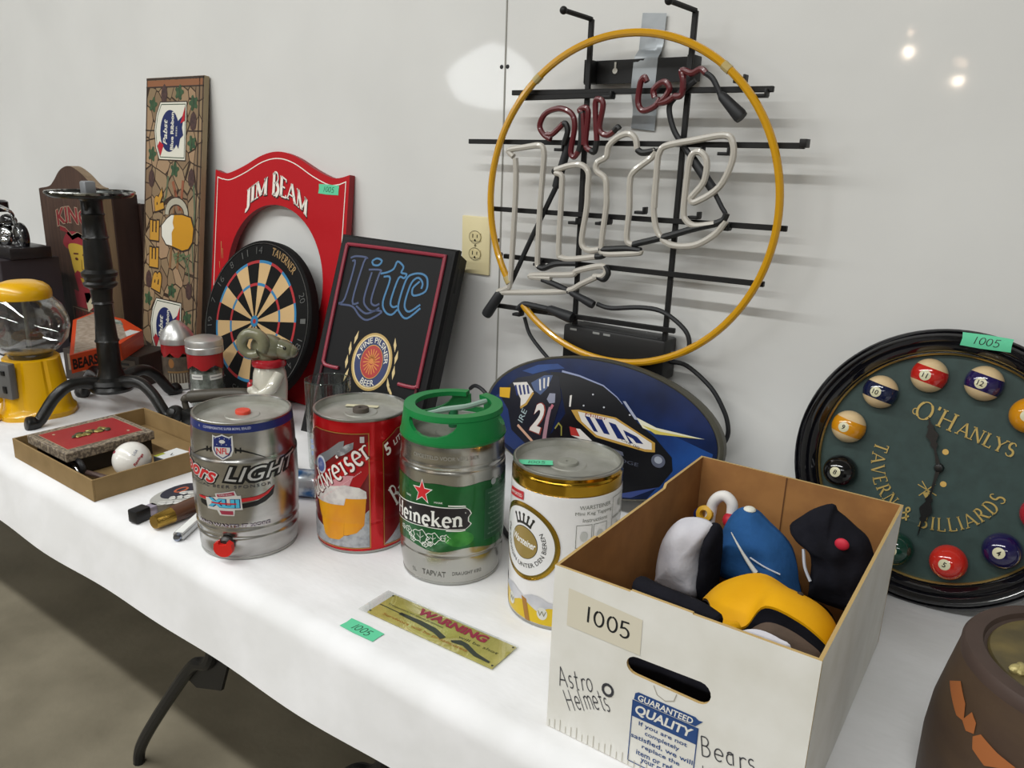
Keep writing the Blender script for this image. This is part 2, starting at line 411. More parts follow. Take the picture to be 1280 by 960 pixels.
# ------------------------------------------------------------------ the room
WALLM = M('#d9d9d7', 0.45, spec=0.3, coat=0.35, bump=(5.5, 0.0018), noise=('#d3d3d1', 3.0, 0.35, 0.7))
nt_ = WALLM.node_tree; tc_ = nt_.nodes.new('ShaderNodeTexCoord'); nz_ = nt_.nodes.new('ShaderNodeTexNoise'); bp_ = nt_.nodes.new('ShaderNodeBump')   # the gloss film is wavier than the panel
nz_.inputs['Scale'].default_value = 3.2; nz_.inputs['Detail'].default_value = 1.0; bp_.inputs['Strength'].default_value = 1.0; bp_.inputs['Distance'].default_value = 0.0030
nt_.links.new(tc_.outputs['Object'], nz_.inputs['Vector']); nt_.links.new(nz_.outputs['Fac'], bp_.inputs['Height']); nt_.links.new(bp_.outputs['Normal'], nt_.nodes['Principled BSDF'].inputs['Coat Normal'])
HALLM = M('#b4b4b2', 0.7); CEILM = M('#b2b2b0', 0.8)
FLOORM = M('#8a8270', 0.5, noise=('#6e6757', 4.0, 0.3, 0.72), bump=(40, .0008))
def slab(name, c, d, m): return structure(MB().box(c, d, m).build(name, smooth=0))
slab('wall_back', (-2.5, 0.05, 1.9), (13.0, 0.1, 3.8), WALLM)
slab('wall_left', (-9.05, -6.5, 1.9), (0.1, 13.2, 3.8), HALLM)
slab('wall_right', (4.05, -6.5, 1.9), (0.1, 13.2, 3.8), HALLM)
slab('wall_front', (-2.5, -13.05, 1.9), (13.0, 0.1, 3.8), HALLM)
slab('floor', (-2.5, -6.5, -0.05), (13.2, 13.2, 0.1), FLOORM)
slab('ceiling', (-2.5, -6.5, 3.85), (13.2, 13.2, 0.1), CEILM)
# joint strip between two wall panels, with its rivet holes
SEAM = -1.0817
jb = MB().box((SEAM, -0.0007, 1.9), (0.0035, 0.0014, 3.8), M('#8f8e88', 0.6))
seam = structure(jb.build('trim_1', smooth=0))
rv = MB()
for x, z in ((SEAM - 0.010, 0.872), (SEAM + 0.006, 0.872), (SEAM - 0.004, 0.501), (SEAM + 0.004, 0.47)):
    rv.lathe([(0, 0.0016), (0.0042, 0.0012), (0.0046, 0)], BLACK, 12, (x, 0, T + z), RX(pi / 2))
rv.build('rivet', seam)

# power outlet
ol = thing('wall_outlet', 'ivory duplex electrical outlet plate on white wall beside neon sign', 'outlet', (-1.150, 0, T + 0.484))
IV = M('#d9cda2', 0.4)
pl = MB().box((0, -0.003, 0), (0.083, 0.006, 0.134), IV, 0.003)
pl.build('cover_plate', ol)
for dz in (0.0195, -0.0195):
    o = MB(); o.prism([(a, b) for a, b in [(-.0165, -.009), (.0165, -.009)] + arc(0, -.0, .0175, .0145, -30, 30, 4) + [(.0165, .009), (-.0165, .009)] + arc(0, 0, .0175, .0145, 150, 210, 4)], -0.0078, -0.006, M('#cfc294', 0.4))
    for x, h in ((-.0065, .009), (.0065, .007)): o.box((x, -.0079, .002), (.0022, .0006, h), BLACK)
    o.lathe([(0, 0.0003), (.0026, 0.0003), (.0026, 0)], BLACK, 10, (0, -.0078, -.0075), RX(pi / 2))
    q = o.build('receptacle', ol, smooth=0); q.location = (0, 0, dz)
    p = Print(face_map(-0.0078 + .0003)); p.ring(0, 0, .0178, .0148, .0012, M('#5b563f', .5), 1, 24)
    e = p.build('outline', q, smooth=0)
MB().lathe([(0, 0.0012), (.003, 0.0008), (.0032, 0)], M('#8d8565', 0.3, 0.6), 12, (0, -.006, 0), RX(pi / 2)).build('screw', ol)

# ------------------------------------------------------------------ table and cloth
tb = thing('folding_table', 'long folding table with black tube legs under the white cloth', 'table', (-1.4, -0.4, 0))
MB().box((0, 0.0, T - 0.024), (5.4, 0.74, 0.036), M('#8b8579', 0.6), 0.006).build('tabletop', tb)
LEGM = M('#17181b', 0.4, 0.3)
for dx in (0.0, 0.478):
    lg = MB()
    for y in (-0.69, -0.12):
        pts = [(-1.20 + dx, y, 0.70), (-1.26 + dx, y, 0.455), (-1.33 + dx, y, 0.40), (-1.404 + dx, y, 0.313), (-1.532 + dx, y, 0.146), (-1.597 + dx, y, 0.05), (-1.612 + dx, y, 0.0)]
        lg.tube(catmull(pts, 6), 0.0135, LEGM, 10)
    lg.tube([(-1.27 + dx, -0.69, 0.44), (-1.27 + dx, -0.12, 0.44)], 0.011, LEGM, 8)
    o = lg.build('leg', tb); o.matrix_parent_inverse = Matrix.Translation((1.4, 0.4, 0))
    br = MB().prism([(-1.375 + dx, 0.35), (-1.335 + dx, 0.34), (-1.245 + dx, 0.375), (-1.21 + dx, 0.46), (-1.27 + dx, 0.44)], -0.687, -0.680, LEGM)
    o = br.build('brace', tb); o.matrix_parent_inverse = Matrix.Translation((1.4, 0.4, 0))

CLOTH = M('#e6e6e8', 0.8, spec=0.2, noise=('#dededf', 8, .4, .6), bump=(11, .0022, (1, 2.2, 1)), sheen=.2)
def cloth_pt(x, s):
    """s runs from the wall over the edge and down the front"""
    ye = -0.765; rad = 0.035
    fold = 0.5 * sin(x * 7.1 + 1.0) + 0.3 * sin(x * 15.7 + 2) + 0.2 * sin(x * 3.3)
    L = abs(ye) - 0.012
    if s < L:
        return (x, -0.012 - s, T)
    a = s - L; q = rad * pi / 2 * 0.88
    if a < q:
        t = a / rad
        return (x, ye - rad * sin(t), T - rad * (1 - cos(t)))
    d = a - q; t = 0.88 * pi / 2
    k = min(1, d / 0.1)
    return (x, ye - rad * sin(t) - d * 0.12 - fold * 0.008 * k, T - rad * (1 - cos(t)) - d * 0.99 - 0.003 * k * sin(x * 4.3 + .6))
cl = MB(); xs = [-4.1 + i * 0.03 for i in range(174)]
ss = [0, .1, .25, .4, .55, .65, .7, .735] + [0.753 + i * 0.0068 for i in range(8)] + [0.80 + 0.062 + i * 0.0138 - .055 for i in range(9)]
vs = [cloth_pt(x, s) for s in ss for x in xs]; n = len(xs)
fs = [(j * n + i, j * n + i + 1, (j + 1) * n + i + 1, (j + 1) * n + i) for j in range(len(ss) - 1) for i in range(n - 1)]
cl.add(vs, fs, CLOTH)
clo = cl.build('tablecloth', smooth=60)
tag(clo, 'long white tablecloth hanging over the front edge of the table', 'tablecloth')
# ------------------------------------------------------------------ neon sign on the wall
NS = thing('neon_sign', 'unlit round neon beer sign with yellow ring on black wire frame', 'sign', (-0.744, -0.05, T + 0.6), 0)
NX, NZ = -0.744, 0.6
FR = -0.05; TU = -0.075
IRON = M('#161617', 0.5, 0.2); AMBER = M('#c8930f', 0.22, spec=0.6, coat=0.4); GREYT = M('#b7b2a9', 0.3, coat=0.3)
MAROON = M('#5c1c22', 0.3, coat=0.3); BLKPAINT = M('#1a1b1c', 0.5); RUB = M('#202124', 0.55)
def L3(pts, y): return [(a - NX, y - FR, b - NZ) for a, b in pts]
fr = MB()
def bar(p, q, y, wd=0.010, dp=0.008):
    a = Vector((p[0] - NX, y - FR, p[1] - NZ)); b = Vector((q[0] - NX, y - FR, q[1] - NZ)); d = b - a
    fr.box((a + b) / 2, (d.length, dp, wd), IRON, 0.001, RY(-atan2(d.z, d.x)), 1)
bar((-.842, .943), (-.842, .2), FR); bar((-.630, .943), (-.634, .2), FR)
for x in (-.842, -.630):
    fr.tube([(x - NX, 0, .943 - NZ), (x - .004 - NX, -.012, .9445 - NZ), (x - .018 - NX, -.07, .949 - NZ)], 0.0048, IRON, 8)
    fr.sphere((x - .0185 - NX, -.072, .949 - NZ), .0075, IRON, 12, 8)
for (x0, z0, x1, z1) in ((-1.018, .813, -.472, .809), (-1.131, .715, -.408, .718), (-1.061, .575, -.42, .58), (-1.027, .475, -.448, .48), (-1.043, .363, -.61, .37)):
    bar((x0, z0), (x1, z1), FR - .008)
bar((-.999, .802), (-.779, .805), FR - .010)
fr.box((-.408 - NX, -.012, .722 - NZ), (.012, .022, .014), IRON, .001)
for x, z in ((-.787, .8), (-.89, .702), (-.595, .702), (-.545, .702), (-.848, .56), (-.785, .563), (-.70, .59), (-.775, .565), (-.59, .588), (-.53, .572), (-.93, .467), (-.49, .798), (-.53, .822), (-.98, .352)):
    fr.box((x - NX, -.014, z - NZ), (.020, .018, .006), IRON, .001); fr.box((x + .009 - NX, -.014, z + .005 - NZ), (.004, .018, .012), IRON, .001)
fr.build('frame', NS, label='black wire frame of posts and cross bars')
pk = MB().prism([(-.125, .229), (.115, .229), (.115, .272), (-.125, .272)], .028, .034, IRON, holes=[arc(-.055, .250, .005, .005, 0, 330, 11)])
pk.box((-.103, .018, .25), (.014, .034, .043), IRON, .001); pk.box((.112, .018, .25), (.014, .034, .043), IRON, .001)
pk.prism(arc(-.055, .252, .0055, .0055, 0, 330, 11), .026, .0275, M('#c9c7bf', .5)); pk.box((-.055, .0268, .262), (.004, .001, .012), M('#c9c7bf', .5))
pk.build('mounting_plate', NS, label='black mounting plate with a keyhole slot')
ring = [(0.3115 * cos(RAD(a)), TU - FR, 0.31 * sin(RAD(a)) + .0005) for a in [226 + i * 348 / 119 for i in range(120)]]
MB().tube(ring, 0.0072, AMBER, 10).build('ring_tube', NS, label='yellow glass ring tube')
for a in (52, 130, 214):
    t = MB(); p = Vector((0.3115 * cos(RAD(a)), TU - FR, 0.31 * sin(RAD(a)))); d = Vector((-sin(RAD(a)), 0, cos(RAD(a))))
    t.tube([p - d * .008, p + d * .008], .0082, M('#b3a06a', .4), 10); t.build('tube_joint', NS)
LET = {
 'L': [[(-.998, .686), (-1.011, .698), (-.97, .705), (-.932, .709), (-.922, .695), (-.9225, .66), (-.926, .585), (-.927, .48), (-.924, .464)],
       [(-.993, .683), (-.990, .65), (-.990, .581), (-.996, .43), (-1.004, .408), (-1.026, .397), (-.94, .407), (-.851, .421), (-.814, .441), (-.780, .459)],
       [(-.891, .443), (-.941, .440), (-.932, .445), (-.842, .456), (-.829, .465), (-.773, .481), (-.761, .473), (-.768, .461), (-.789, .458)]],
 'i': [[(-.893, .662), (-.86, .672), (-.832, .674), (-.815, .66), (-.814, .63), (-.814, .592), (-.8215, .531), (-.815, .513), (-.80, .509), (-.779, .513)],
       [(-.893, .657), (-.877, .652), (-.875, .63), (-.875, .588), (-.875, .50), (-.866, .488), (-.84, .488), (-.787, .498)]],
 't': [[(-.712, .706), (-.717, .725), (-.733, .734), (-.755, .727), (-.773, .711), (-.777, .691), (-.796, .680), (-.796, .664), (-.776, .650), (-.771, .62), (-.770, .595), (-.775, .523), (-.766, .506), (-.696, .514), (-.688, .519)],
       [(-.674, .707), (-.681, .692), (-.716, .665), (-.722, .642), (-.719, .598), (-.720, .539), (-.706, .529)]],
 'e': [[(-.667, .601), (-.668, .68), (-.665, .702), (-.652, .714), (-.60, .724), (-.545, .733), (-.528, .722), (-.525, .69), (-.544, .645), (-.585, .617), (-.596, .622), (-.588, .633), (-.573, .655), (-.572, .689), (-.587, .704), (-.603, .695), (-.607, .647), (-.607, .60), (-.602, .584), (-.583, .574), (-.545, .580)],
       [(-.667, .66), (-.6685, .63), (-.667, .592), (-.655, .556), (-.628, .536), (-.58, .539), (-.543, .562), (-.525, .587)]]}
for ch, paths in LET.items():
    t = MB()
    for p in paths: t.tube(catmull(L3(p, TU), 5), 0.0062, GREYT, 8)
    t.build('letter_tube', NS, label='pale grey glass tube forming one large letter')
# stretches of tube painted black between the letters
for p in ([(-.712, .706), (-.700, .700), (-.676, .704), (-.674, .707)], [(-.779, .513), (-.768, .514), (-.72, .520), (-.688, .519)], [(-.706, .529), (-.69, .534), (-.64, .549), (-.589, .567), (-.545, .580)], [(-.924, .464), (-.91, .462), (-.88, .474), (-.83, .48)], [(-.780, .459), (-.765, .455), (-.756, .468), (-.765, .481)], [(-.787, .498), (-.775, .50), (-.768, .503)], [(-.545, .580), (-.53, .588), (-.525, .60)], [(-.893, .662), (-.895, .660), (-.893, .657)]):
    MB().tube(catmull(L3(p, TU), 5), 0.0062, BLKPAINT, 8).build('blacked_out_tube', NS, label='stretch of tube painted black')
MIL = [[(-.907, .722), (-.925, .731), (-.935, .748), (-.922, .771), (-.89, .78), (-.861, .770), (-.852, .746), (-.858, .70), (-.850, .689), (-.840, .70)],
       [(-.918, .731), (-.905, .731), (-.89, .742), (-.879, .752)],
       [(-.829, .712), (-.836, .768), (-.843, .776), (-.833, .781), (-.823, .772), (-.825, .714), (-.813, .702)],
       [(-.800, .72), (-.808, .787), (-.801, .796), (-.791, .786), (-.796, .742), (-.779, .731), (-.764, .738)],
       [(-.702, .825), (-.708, .833), (-.715, .823), (-.717, .79), (-.706, .775), (-.683, .782), (-.672, .796)],
       [(-.684, .797), (-.687, .812), (-.668, .824), (-.656, .812), (-.666, .795), (-.678, .788), (-.661, .790), (-.646, .799)],
       [(-.646, .799), (-.632, .801), (-.631, .825), (-.635, .842), (-.616, .837), (-.600, .843), (-.589, .836)]]
for p in MIL:
    MB().tube(catmull(L3(p, TU), 6), 0.0058, MAROON, 8).build('letter_tube', NS, label='dark red glass tube forming script writing')
for p in ([(-.840, .70), (-.836, .72), (-.838, .768), (-.836, .77)], [(-.879, .752), (-.872, .75), (-.868, .735), (-.876, .712)], [(-.813, .702), (-.804, .70), (-.800, .72)], [(-.764, .738), (-.757, .745), (-.753, .742)]):
    MB().tube(catmull(L3(p, TU), 5), 0.006, BLKPAINT, 8).build('blacked_out_tube', NS, label='black gap in the dark red script')
def sleeve(p, q, y, ra, rb):
    a = Vector((p[0] - NX, y - FR, p[1] - NZ)); b = Vector((q[0] - NX, y - FR, q[1] - NZ)); d = b - a
    MB().tube([a, a + d * .12, a + d * .9, b], [ra * .6, ra, rb, rb * .9], RUB, 12).build('electrode_cap', NS)
sleeve((-.560, .802), (-.516, .762), TU, .0085, .0125); sleeve((-.611, .700), (-.556, .637), FR - .015, .008, .009)
sleeve((-.868, .726), (-.897, .628), TU + .012, .008, .009); sleeve((-1.020, .398), (-1.060, .341), TU, .011, .0125)
sleeve((-.845, .421), (-.785, .400), TU, .0065, .009); sleeve((-.896, .378), (-.834, .366), TU, .0095, .0125)
def wire(pts, y, rad=0.0042):
    MB().tube(catmull(L3(pts, y), 6), rad, RUB, 8).build('wire', NS)
wire([(-.589, .836), (-.575, .826), (-.560, .802)], TU, .005)
wire([(-.612, .826), (-.649, .797), (-.658, .778), (-.646, .743), (-.627, .718), (-.611, .700)], FR - .015, .0055)
wire([(-.556, .637), (-.538, .61), (-.530, .598), (-.535, .586), (-.551, .581), (-.589, .568), (-.64, .552), (-.706, .529)], FR - .018, .0045)
wire([(-.897, .628), (-.955, .516), (-1.003, .419), (-1.020, .398)], TU + .012, .0055)
wire([(-.913, .438), (-.876, .43), (-.845, .421)], TU, .0062)
wire([(-.785, .400), (-.752, .396), (-.688, .406), (-.638, .404), (-.593, .379), (-.578, .355), (-.583, .333), (-.612, .327)], FR - .01, .0048)
wire([(-.974, .366), (-.958, .379), (-.93, .379), (-.896, .377)], TU, .0062)
wire([(-.972, .345), (-.957, .31), (-.929, .282), (-.895, .255)], FR, .0042)
tf = MB().box((-.744 - NX, .0155, .306 - NZ), (.236, .058, .084), M('#151516', .45), .006)
tf.box((-.744 - NX, .016, .3415 - NZ), (.20, .05, .016), M('#1c1c1e', .5), .003)
tfo = tf.build('transformer', NS, label='black transformer box at the foot of the sign')
p = Print(face_map(-.0135))
for x in (-.1, -.045, -.02): p.rect(x, -.262, x + .016, -.2575, M('#8e8f8e', .5), 1)
p.build('rating_marks', tfo, smooth=0)
MB().tube(catmull(L3([(-.626, .300), (-.59, .298), (-.537, .264), (-.505, .222), (-.493, .19), (-.494, .168), (-.505, .150), (-.55, .10), (-.58, .04)], -.03), 6), .0048, RUB, 8).build('power_cord', NS)
# grey duct tape holding the bracket to the wall
tp = Print(lambda u, v, l: (u, (-.006 if v > .89 else (-.006 - (.89 - v) / .015 * .016 if v > .875 else (-.0225 if v > .818 else -.0225 + min(.018, (.818 - v) * .5)))), T + v), .02)
tp.poly([(-.757, .955), (-.707, .951), (-.714, .742), (-.765, .747)], M('#a4a9ad', .35, .3, noise=('#93999e', 20, .4, .6)), 1)
tag(tp.build('duct_tape_strip', smooth=30), 'strip of grey duct tape over the black mounting plate of the neon sign', 'tape')

# ------------------------------------------------------------------ oval race car sign
s_ = .949
OV = thing('oval_sign', 'dark blue oval race car sign on black wire stand below neon sign', 'sign', mtx=lean_frame(-.734, -.14, T + .165, .008, .149, .0216))
OA, OB = .2703, .1386
def bulge(u, v): return .014 * max(0.0, 1 - (u / OA) ** 2 - (v / OB) ** 2)
b = MB(); rows = []
prof = [(1.0, .030), (1.012, .020), (1.012, .006), (.992, 0.0), (.975, .001)]
def oring(k, y, n=72): return [(OA * k * cos(2 * pi * i / n), y, OB * k * sin(2 * pi * i / n)) for i in range(n)]
RIMM = M('#5c5a50', .5, .4); NAVY = M('#0c1734', .3, spec=.3, noise=('#132858', 9, .35, .7))
n = 72
vs = []; fs = []
for k, y in prof: vs += oring(k, y)
for j in range(len(prof) - 1):
    for i in range(n): fs.append((j * n + i, j * n + (i + 1) % n, (j + 1) * n + (i + 1) % n, (j + 1) * n + i))
fs.append(tuple(range(n)))
b.add(vs, fs, RIMM)
b.build('rim', OV, label='grey metal rim')
p = Print(lambda u, v, l: (u, -bulge(u, v) - .0002 - l * .00022, v), .02)
k = .949
def sc(pts): return [(a * k, c * k) for a, c in pts]
p.ell(0, 0, OA * .975, OB * .975, NAVY, 0, 64)
SKY = M('#1a4a90', .32, noise=('#102c62', 10, .3, .7)); DARK = M('#07080f', .32); PALE = M('#d6d2cd', .32); GOLD = M('#b58f45', .32)
p.poly(sc([(.10, .035), (.16, .028), (.27, .0), (.262, -.05), (.235, -.083), (.19, -.110), (.145, -.122), (.18, -.07), (.19, -.03), (.15, .01)]), SKY, 1)
p.poly(sc([(-.19, .092), (-.15, .112), (-.10, .122), (-.08, .115), (-.12, .105), (-.16, .09)]), SKY, 1)
p.poly(sc([(-.255, .025), (-.262, -.03), (-.235, -.072), (-.19, -.09), (-.15, -.06), (-.19, -.035), (-.21, .01), (-.235, .035)]), M('#1d3266', .32), 1)
p.poly(sc([(-.115, .102), (-.054, .108), (.02, .094), (.063, .069), (.109, .033), (.15, .01), (.19, -.023), (.195, -.05), (.17, -.09), (.11, -.128), (.0, -.138), (-.10, -.13), (-.14, -.07), (-.09, -.03), (-.06, .02), (-.08, .07)]), DARK, 2)
p.stroke(sc([(-.085, .108), (-.04, .105), (.02, .094), (.055, .076), (.07, .064)]), .004, M('#8a93b5', .32), 3, .001)
p.poly(sc([(.104, .043), (.15, .030), (.25, .026), (.16, .018), (.122, .024)]), M('#d9d7c0', .32), 3)
p.poly(sc([(.118, .030), (.16, .024), (.24, .025), (.15, .017)]), M('#c9b95a', .32), 4)
p.poly(sc([(-.047, .030), (-.030, .034), (.060, .034), (.110, .015), (.152, -.001), (.154, -.020), (.134, -.023), (.02, -.016), (-.030, .012)]), GOLD, 3)
p.poly(sc([(-.030, .030), (.058, .030), (.110, .011), (.145, -.003), (.147, -.016), (.132, -.018), (.022, -.011), (-.018, .011)]), PALE, 4)
for q in ([(-.012, .024), (.0, .024), (.024, -.004), (.014, -.004)], [(.012, .024), (.03, .024), (.052, -.004), (.038, -.004)], [(.045, .022), (.062, .020), (.088, -.008), (.07, -.008)], [(.08, .012), (.112, .004), (.128, -.008), (.112, -.009), (.104, -.002), (.09, .002), (.106, -.012), (.098, -.012)]):
    p.poly(sc(q), M('#16265e', .32), 5)
p.text('Miller', .015 * k, .0275 * k, .006, M('#8c2c2c', .3), w=.05, layer=5)
p.text('Lite 00', .10 * k, -.013 * k, .005, M('#3a3a44', .3), w=.04, rot=-.25, layer=5)
p.poly(sc([(-.055, .06), (-.050, .062), (-.049, .037), (-.053, .036)]), PALE, 4)
p.poly(sc([(.070, .070), (.076, .071), (.110, .038), (.102, .038)]), M('#9aa0b4', .32), 4)
p.poly(sc([(-.042, -.008), (-.02, -.006), (.012, -.025), (.0, -.030), (-.04, -.024)]), PALE, 4)
p.poly(sc([(-.046, -.006), (-.03, -.006), (-.018, -.022), (-.04, -.024)]), M('#a8332e', .32), 5)
p.ell(.163 * k, -.036 * k, .014, .013, M('#565a6b', .32), 5); p.ell(.163 * k, -.034 * k, .008, .007, M('#9aa0ad', .2), 6)
p.text('DODGE', .085 * k, -.052 * k, .007, M('#4d5160', .3), w=.07, rot=-.05, layer=5)
p.poly(sc([(.05, -.03), (.085, -.034), (.088, -.042), (.06, -.04)]), M('#5d6070', .3), 5)
p.poly(sc([(.12, -.11), (.17, -.09), (.11, -.128), (.06, -.136)]), M('#3a4a86', .2), 4)
# the driver's dark suit with patches
SUIT = M('#10121f', .32)
p.poly(sc([(-.245, .03), (-.20, .075), (-.165, .085), (-.13, .10), (-.09, .095), (-.075, .05), (-.085, .0), (-.10, -.06), (-.155, -.07), (-.2, -.045), (-.215, .0)]), SUIT, 3)
p.poly(sc([(-.246, .045), (-.215, .050), (-.214, .026), (-.243, .024)]), M('#d3a321', .32), 4)
p.poly(sc([(-.210, .062), (-.172, .070), (-.150, .052), (-.166, .020), (-.180, .010), (-.182, .030)]), PALE, 4)
for i in range(4): p.stroke(sc([(-.202 + i * .011, .058 + i * .002), (-.192 + i * .010, .036 + i * .003)]), .005, M('#1c2b66', .3), 5)
p.stroke(sc([(-.180, .010), (-.165, .022), (-.150, .050)]), .005, GOLD, 5)
p.poly(sc([(-.160, .070), (-.128, .092), (-.106, .096), (-.115, .066), (-.130, .048), (-.148, .055)]), M('#47587e', .32), 4)
for i in range(3): p.stroke(sc([(-.138 + i * .011, .082 + i * .004), (-.132 + i * .009, .058 + i * .006)]), .004, PALE, 5)
p.poly(sc([(-.107, .056), (-.092, .058), (-.090, .038), (-.104, .034), (-.112, .042)]), M('#8d90a2', .2), 4)
p.text('2', -.130 * k, -.003 * k, .068, M('#8c3a30', .3), w=.032, rot=-.12, layer=4, bold=.05, shear=.15); p.text('2', -.131 * k, -.003 * k, .064, PALE, w=.027, rot=-.12, layer=5, bold=.04, shear=.15)
p.text('IRE', -.172 * k, -.006 * k, .013, M('#9fb0b4', .3), w=.03, rot=1.25, layer=5)
p.stroke(sc([(-.183, -.030), (-.155, -.048), (-.125, -.068)]), .006, M('#c99f86', .3), 5)
p.stroke(sc([(-.100, .026), (-.104, .0), (-.108, -.05)]), .007, M('#a07b86', .3), 5, .010)
p.stroke(sc([(-.094, .033), (-.098, .024)]), .006, M('#b56a78', .3), 6)
p.stroke(sc([(-.082, -.018), (-.074, -.004), (-.066, -.010), (-.064, -.03)]), .003, M('#8a8440', .3), 5)
for a, c in ((.0, .072), (-.018, .045), (.03, .05), (.09, .045)): p.ell(a * k, c * k, .0022, .0018, M('#b5b7be', .4), 6, 8)
p.build('printed_face', OV, label='glossy printed face with race car and driver')
def olp(x, y, z):  # world point into the sign's own frame
    return tuple(OV.matrix_world.inverted() @ Vector((x, y, T + z)))
MB().tube([olp(-.51, -.115, .146), olp(-.47, -.10, .142), olp(-.435, -.10, .138), olp(-.44, -.15, .125)], .0035, RUB, 8).build('wire_stand_foot', OV)
MB().tube(catmull([olp(-.60, -.135, .03), olp(-.60, -.145, .005), olp(-.60, -.05, .004)], 5), .0035, RUB, 8).build('wire_stand_foot', OV)
MB().tube(catmull([olp(-.86, -.135, .035), olp(-.86, -.145, .005), olp(-.86, -.05, .004)], 5), .0035, RUB, 8).build('wire_stand_foot', OV)
MB().tube(catmull([olp(-1.0, -.125, .16), olp(-1.03, -.12, .18), olp(-1.06, -.11, .182), olp(-1.09, -.09, .165)], 5), .0045, RUB, 8).build('wire_stand_foot', OV)
# ------------------------------------------------------------------ mini kegs
def profile_fn(base, knots):
    """piecewise smooth radius along the height; knots = [(z, r)]"""
    P = catmull([(z, r, 0) for z, r in knots], 10)
    def f(z):
        for i in range(len(P) - 1):
            if P[i][0] <= z <= P[i + 1][0]:
                t = (z - P[i][0]) / max(1e-9, P[i + 1][0] - P[i][0]); return P[i][1] + t * (P[i + 1][1] - P[i][1])
        return P[0][1] if z < P[0][0] else P[-1][1]
    return f, P
def cyl_map(rf, al, rref, eps=.00045, step=.00022):
    """u in degrees away from the side that faces the room, v = height"""
    def f(u, v, l):
        a = al + u / rref; r = rf(v) + eps + l * step
        return (r * cos(a), r * sin(a), v)
    return f
TIN = M('#a9a9a4', 0.32, 1.0, bump=(30, .0006)); LIDM = M('#b4b4ae', 0.45, 0.6, noise=('#96958c', 22, .35, .7))
def keg(name, label, x, y, knots, body, rref=.085, rim=.0823, top=True, bodymats=None, z_top=.25):
    t = thing(name, label, 'keg', (x, y, T), 0, 'small metal beer kegs standing on the white tablecloth')
    rf, P = profile_fn(rim, knots)
    b = MB()
    prof = [(0, .004), (.076, .003), (rim - .001, 0, TIN), (rim + .0012, .002, TIN), (rim + .0012, .006, TIN)]
    prof += [(r, z, body(z) if callable(body) else body) for z, r, _ in P]
    b.lathe(prof, TIN, 72)
    b.build('body', t)
    if top:
        m = MB(); z = z_top
        m.lathe([(rim - .001, z - .006), (rim + .0013, z - .004), (rim + .0013, z - .001), (rim, z), (rim - .0025, z), (rim - .0035, z - .003), (rim - .0045, z - .013, LIDM), (rim - .010, z - .0145, LIDM), (.055, z - .012, LIDM), (.030, z - .013, LIDM), (.028, z - .0115, LIDM), (0, z - .0115, LIDM)], TIN, 72)
        m.build('top_lid', t, label='dull grey recessed lid with rolled rim')
    al = atan2(-1.458 - y, -x)
    return t, rf, al
def D(a, r=.085): return RAD(a) * r
def dpts(pts, r=.085): return [(RAD(a) * r, z) for a, z in pts]

# --- silver keg with blue band
SILV = M('#c4c3c1', 0.26, 1.0, noise=('#9d9b98', 7, .35, .65, (1, 1, 3)))
kt, rf, al = keg('beer_keg', 'silver mini keg with dark blue top band and red tap near its base', -1.1298, -.6748,
    [(.006, .0832), (.012, .0845), (.030, .0850), (.040, .0872), (.046, .0858), (.056, .0880), (.063, .0868), (.075, .0884), (.12, .0893), (.165, .0890), (.180, .0895), (.188, .0872), (.205, .0868), (.225, .0852), (.238, .0838), (.246, .0828)], SILV)
r0 = .0875
p = Print(cyl_map(rf, al, r0), .005)
def DD(a): return RAD(a) * r0
def PP(pts): return [(RAD(a) * r0, z) for a, z in pts]
DBLUE = ink('#1d2a66', .3); OUT = M('#0e0e10', .35); RED = ink('#c01f26', .35); SLV = M('#d9d9d8', .35, .3)
p.rect(DD(-180), .2325, DD(179.9), .2475, DBLUE, 0)
p.letters('A', DD(-55), .240, .004, SLV, layer=1, serif=0)
p.text('COMMEMORATIVE SUPER BOWL SEALED', DD(-20), .2402, .0042, M('#c8cbdc', .4), w=DD(56), layer=1)
p.poly(PP([(-35, .229), (-31, .2265), (-27, .2285), (-23.5, .231), (-20, .2285), (-16, .2265), (-12, .229), (-11.5, .204), (-14, .194), (-23.5, .186), (-33, .194), (-35.5, .204)]), SLV, 1)
p.poly(PP([(-33.4, .226), (-31, .2245), (-27, .2263), (-23.5, .2285), (-20, .2263), (-16, .2245), (-13.6, .226), (-13.4, .204), (-16, .1955), (-23.5, .1885), (-31, .1955), (-33.6, .204)]), DBLUE, 2)
p.poly(PP([(-32, .209), (-15, .209), (-15, .204), (-17, .197), (-23.5, .1905), (-30, .197), (-32, .204)]), SLV, 3)
p.text('NFL', DD(-23.5), .2025, .0105, RED, w=DD(13.5), layer=4, bold=.02)
p.ell(DD(-23.5), .2185, .0052, .0032, SLV, 3, 12)
for i in range(8): p.ell(DD(-31.5 + (i % 4) * 5.3 + (0 if i < 4 else 2)), .2235 if i < 4 else .2135, .0008, .0008, SLV, 3, 6)
for s in (-1, 1):
    p.stroke(PP([(-23.5 + s * 13, .2045), (-23.5 + s * 22, .202), (-23.5 + s * 32, .196), (-23.5 + s * 45, .186)]), .0035, OUT, 2, .001)
    for a in (14, 19): p.rect(DD(-23.5 + s * a) - .0012, .199, DD(-23.5 + s * a) + .0012, .208, OUT, 2)
def warpL(x, y):
    t = x / DD(45); return (DD(20) + x, .1615 + y * (1.0 - .12 * t) + .0045 * t + .0075 * t * t)
